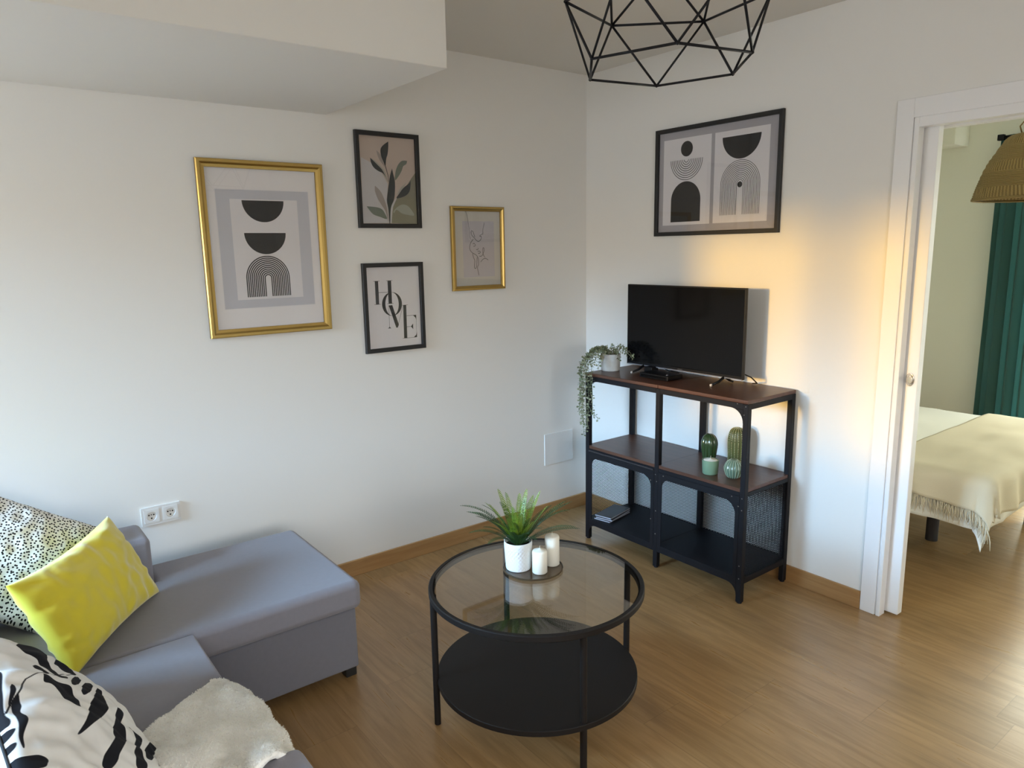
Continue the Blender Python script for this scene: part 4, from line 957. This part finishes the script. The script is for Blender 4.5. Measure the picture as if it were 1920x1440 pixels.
# curtain and rod
RZ_ = 2.225
rd = thing('curtain_rod', 'dark curtain rod above the bedroom window', 'rod', (2.1, 2.385, RZ_))
MB().tube([(1.30, 2.385, RZ_), (2.95, 2.385, RZ_)], .010, 12).build('pole', BLACK, rd, smooth=True)
for x in (1.285, 2.965): MB().box(x - .018, x + .018, 2.367, 2.403, RZ_ - .018, RZ_ + .018).build('finial', BLACK, rd, bevel=.003)
for x in (1.36, 2.85): MB().box(x - .006, x + .006, 2.385, BY1, RZ_ - .008, RZ_ + .008).build('bracket', BLACK, rd)
def curtain(x0_, x1_, label, nf):
    mb = MB(); n = 160; nz = 24; g_ = {}
    for i in range(n + 1):
        for j in range(nz + 1):
            s_ = i / n; v = j / nz; z = .03 + (RZ_ + .012 - .03) * v
            ph = 2 * pi * nf * s_ + .5 * noise.noise(Vector((s_ * 6, 0, 1)))
            am = (.030 + .016 * noise.noise(Vector((s_ * 8, 3, 0)))) * (1 - .35 * v)
            g_[(i, j)] = mb.vert((x0_ + (x1_ - x0_) * s_ + .012 * sin(2 * ph) + .010 * (1 - v) * noise.noise(Vector((s_ * 7, v * 2, 5))), 2.385 + am * sin(ph) + .01 * noise.noise(Vector((s_ * 5, v * 3, 2))), z))
    for i in range(n):
        for j in range(nz): mb.face((g_[(i, j)], g_[(i + 1, j)], g_[(i + 1, j + 1)], g_[(i, j + 1)]))
    o = mb.build('curtain', CURT, None, smooth=True, fix=False)
    s_ = o.modifiers.new('thick', 'SOLIDIFY'); s_.thickness = .002
    tag(o, label, 'curtain')
curtain(1.285, 1.66, 'dark teal curtain hanging beyond the bed', 4)

# ---------------------------------------------------------------- camera
cam = bpy.data.cameras.new('camera'); co = bpy.data.objects.new('camera', cam); COL.objects.link(co)
cam.sensor_fit = 'HORIZONTAL'; cam.sensor_width = 36; cam.lens = 1348.91 * 36 / 1920; cam.clip_start = .05
r_, u_, f_ = Vector((0.61203505, 0.79063734, -0.01748405)), Vector((-0.13436571, 0.12574913, 0.98292066)), Vector((-0.77933238, 0.59923263, -0.18319742))
M4 = Matrix(((r_.x, u_.x, -f_.x), (r_.y, u_.y, -f_.y), (r_.z, u_.z, -f_.z))).to_4x4(); M4.translation = (3.14756, -2.99138, 1.58007)
co.matrix_world = M4
S.camera = co

# ---------------------------------------------------------------- daylight
wd = bpy.data.worlds.new('daylight'); S.world = wd; wd.use_nodes = True
class WN(NT):
    def __init__(self, w): self.nt = w.node_tree; self.b = None
t = WN(wd); bg = wd.node_tree.nodes['Background']
tc = t.n('TexCoord'); sp = t.n('SeparateXYZ'); t.l(tc.outputs['Generated'], sp.inputs[0])
dx, dy, dz = sp.outputs
SKY_B, SKY_L, HOR_B, GRD_B = (48, 80, 115), (10, 10.8, 11.5), (16.5, 12.5, 7.5), (10.6, 11.0, 11.4)
el = t.ramp(dz, .05, .17)
south = t.mix(t.ramp(dz, -.03, .02), GRD_B, HOR_B); south = t.mix(el, south, t.mix(t.ramp(dx, .15, .38), SKY_B, SKY_L))  # southern sky dimmed towards +x, shaped to keep blue light off the left wall
east = t.mix(t.ramp(dz, -.06, .15), (3.8, 3.8, 3.8), (12.0, 12.1, 11.9))
north = t.mix(t.ramp(dz, -.10, .20), (6.0, 6.2, 5.4), (11.5, 11.7, 9.7))
c = t.mix(t.ramp(dx, .35, .6), south, east); c = t.mix(t.ramp(dy, .3, .6), c, north)
t.l(c, bg.inputs['Color']); bg.inputs['Strength'].default_value = 1
def portal(name, loc, rot, sx, sy):
    l = bpy.data.lights.new(name, 'AREA'); l.shape = 'RECTANGLE'; l.size = sx; l.size_y = sy; l.cycles.is_portal = True
    o = bpy.data.objects.new(name, l); COL.objects.link(o); o.location = loc; o.rotation_euler = rot
portal('window_portal_front', ((W1[0] + W1[1]) / 2, YB - .005, (W1[2] + W1[3]) / 2), (radians(90), 0, 0), W1[1] - W1[0], W1[3] - W1[2])
portal('window_portal_right', (XR + .005, (W2[0] + W2[1]) / 2, (W2[2] + W2[3]) / 2), (radians(90), 0, radians(90)), W2[1] - W2[0], W2[3] - W2[2])
portal('window_portal_bedroom', ((W3[0] + W3[1]) / 2, BY1 + .005, (W3[2] + W3[3]) / 2), (radians(90), 0, radians(180)), W3[1] - W3[0], W3[3] - W3[2])
sl = bpy.data.lights.new('low_sun', 'SUN'); so = bpy.data.objects.new('low_sun', sl); COL.objects.link(so)
so.rotation_euler = Vector((.145, 1, -.068)).to_track_quat('-Z', 'Y').to_euler()
sl.energy = 2.6; sl.color = (1,.55,.04); sl.angle = radians(3.5)

S.view_settings.view_transform = 'Standard'; S.view_settings.look = 'None'; S.view_settings.gamma = 1; S.view_settings.use_curve_mapping = False
S.view_settings.exposure = -0.2
S.cycles.use_denoising = True; S.cycles.max_bounces = 10; S.cycles.diffuse_bounces = 6; S.cycles.glossy_bounces = 4; S.cycles.transparent_max_bounces = 16; S.cycles.transmission_bounces = 6
S.cycles.sample_clamp_indirect = 6; S.cycles.caustics_reflective = False; S.cycles.caustics_refractive = False
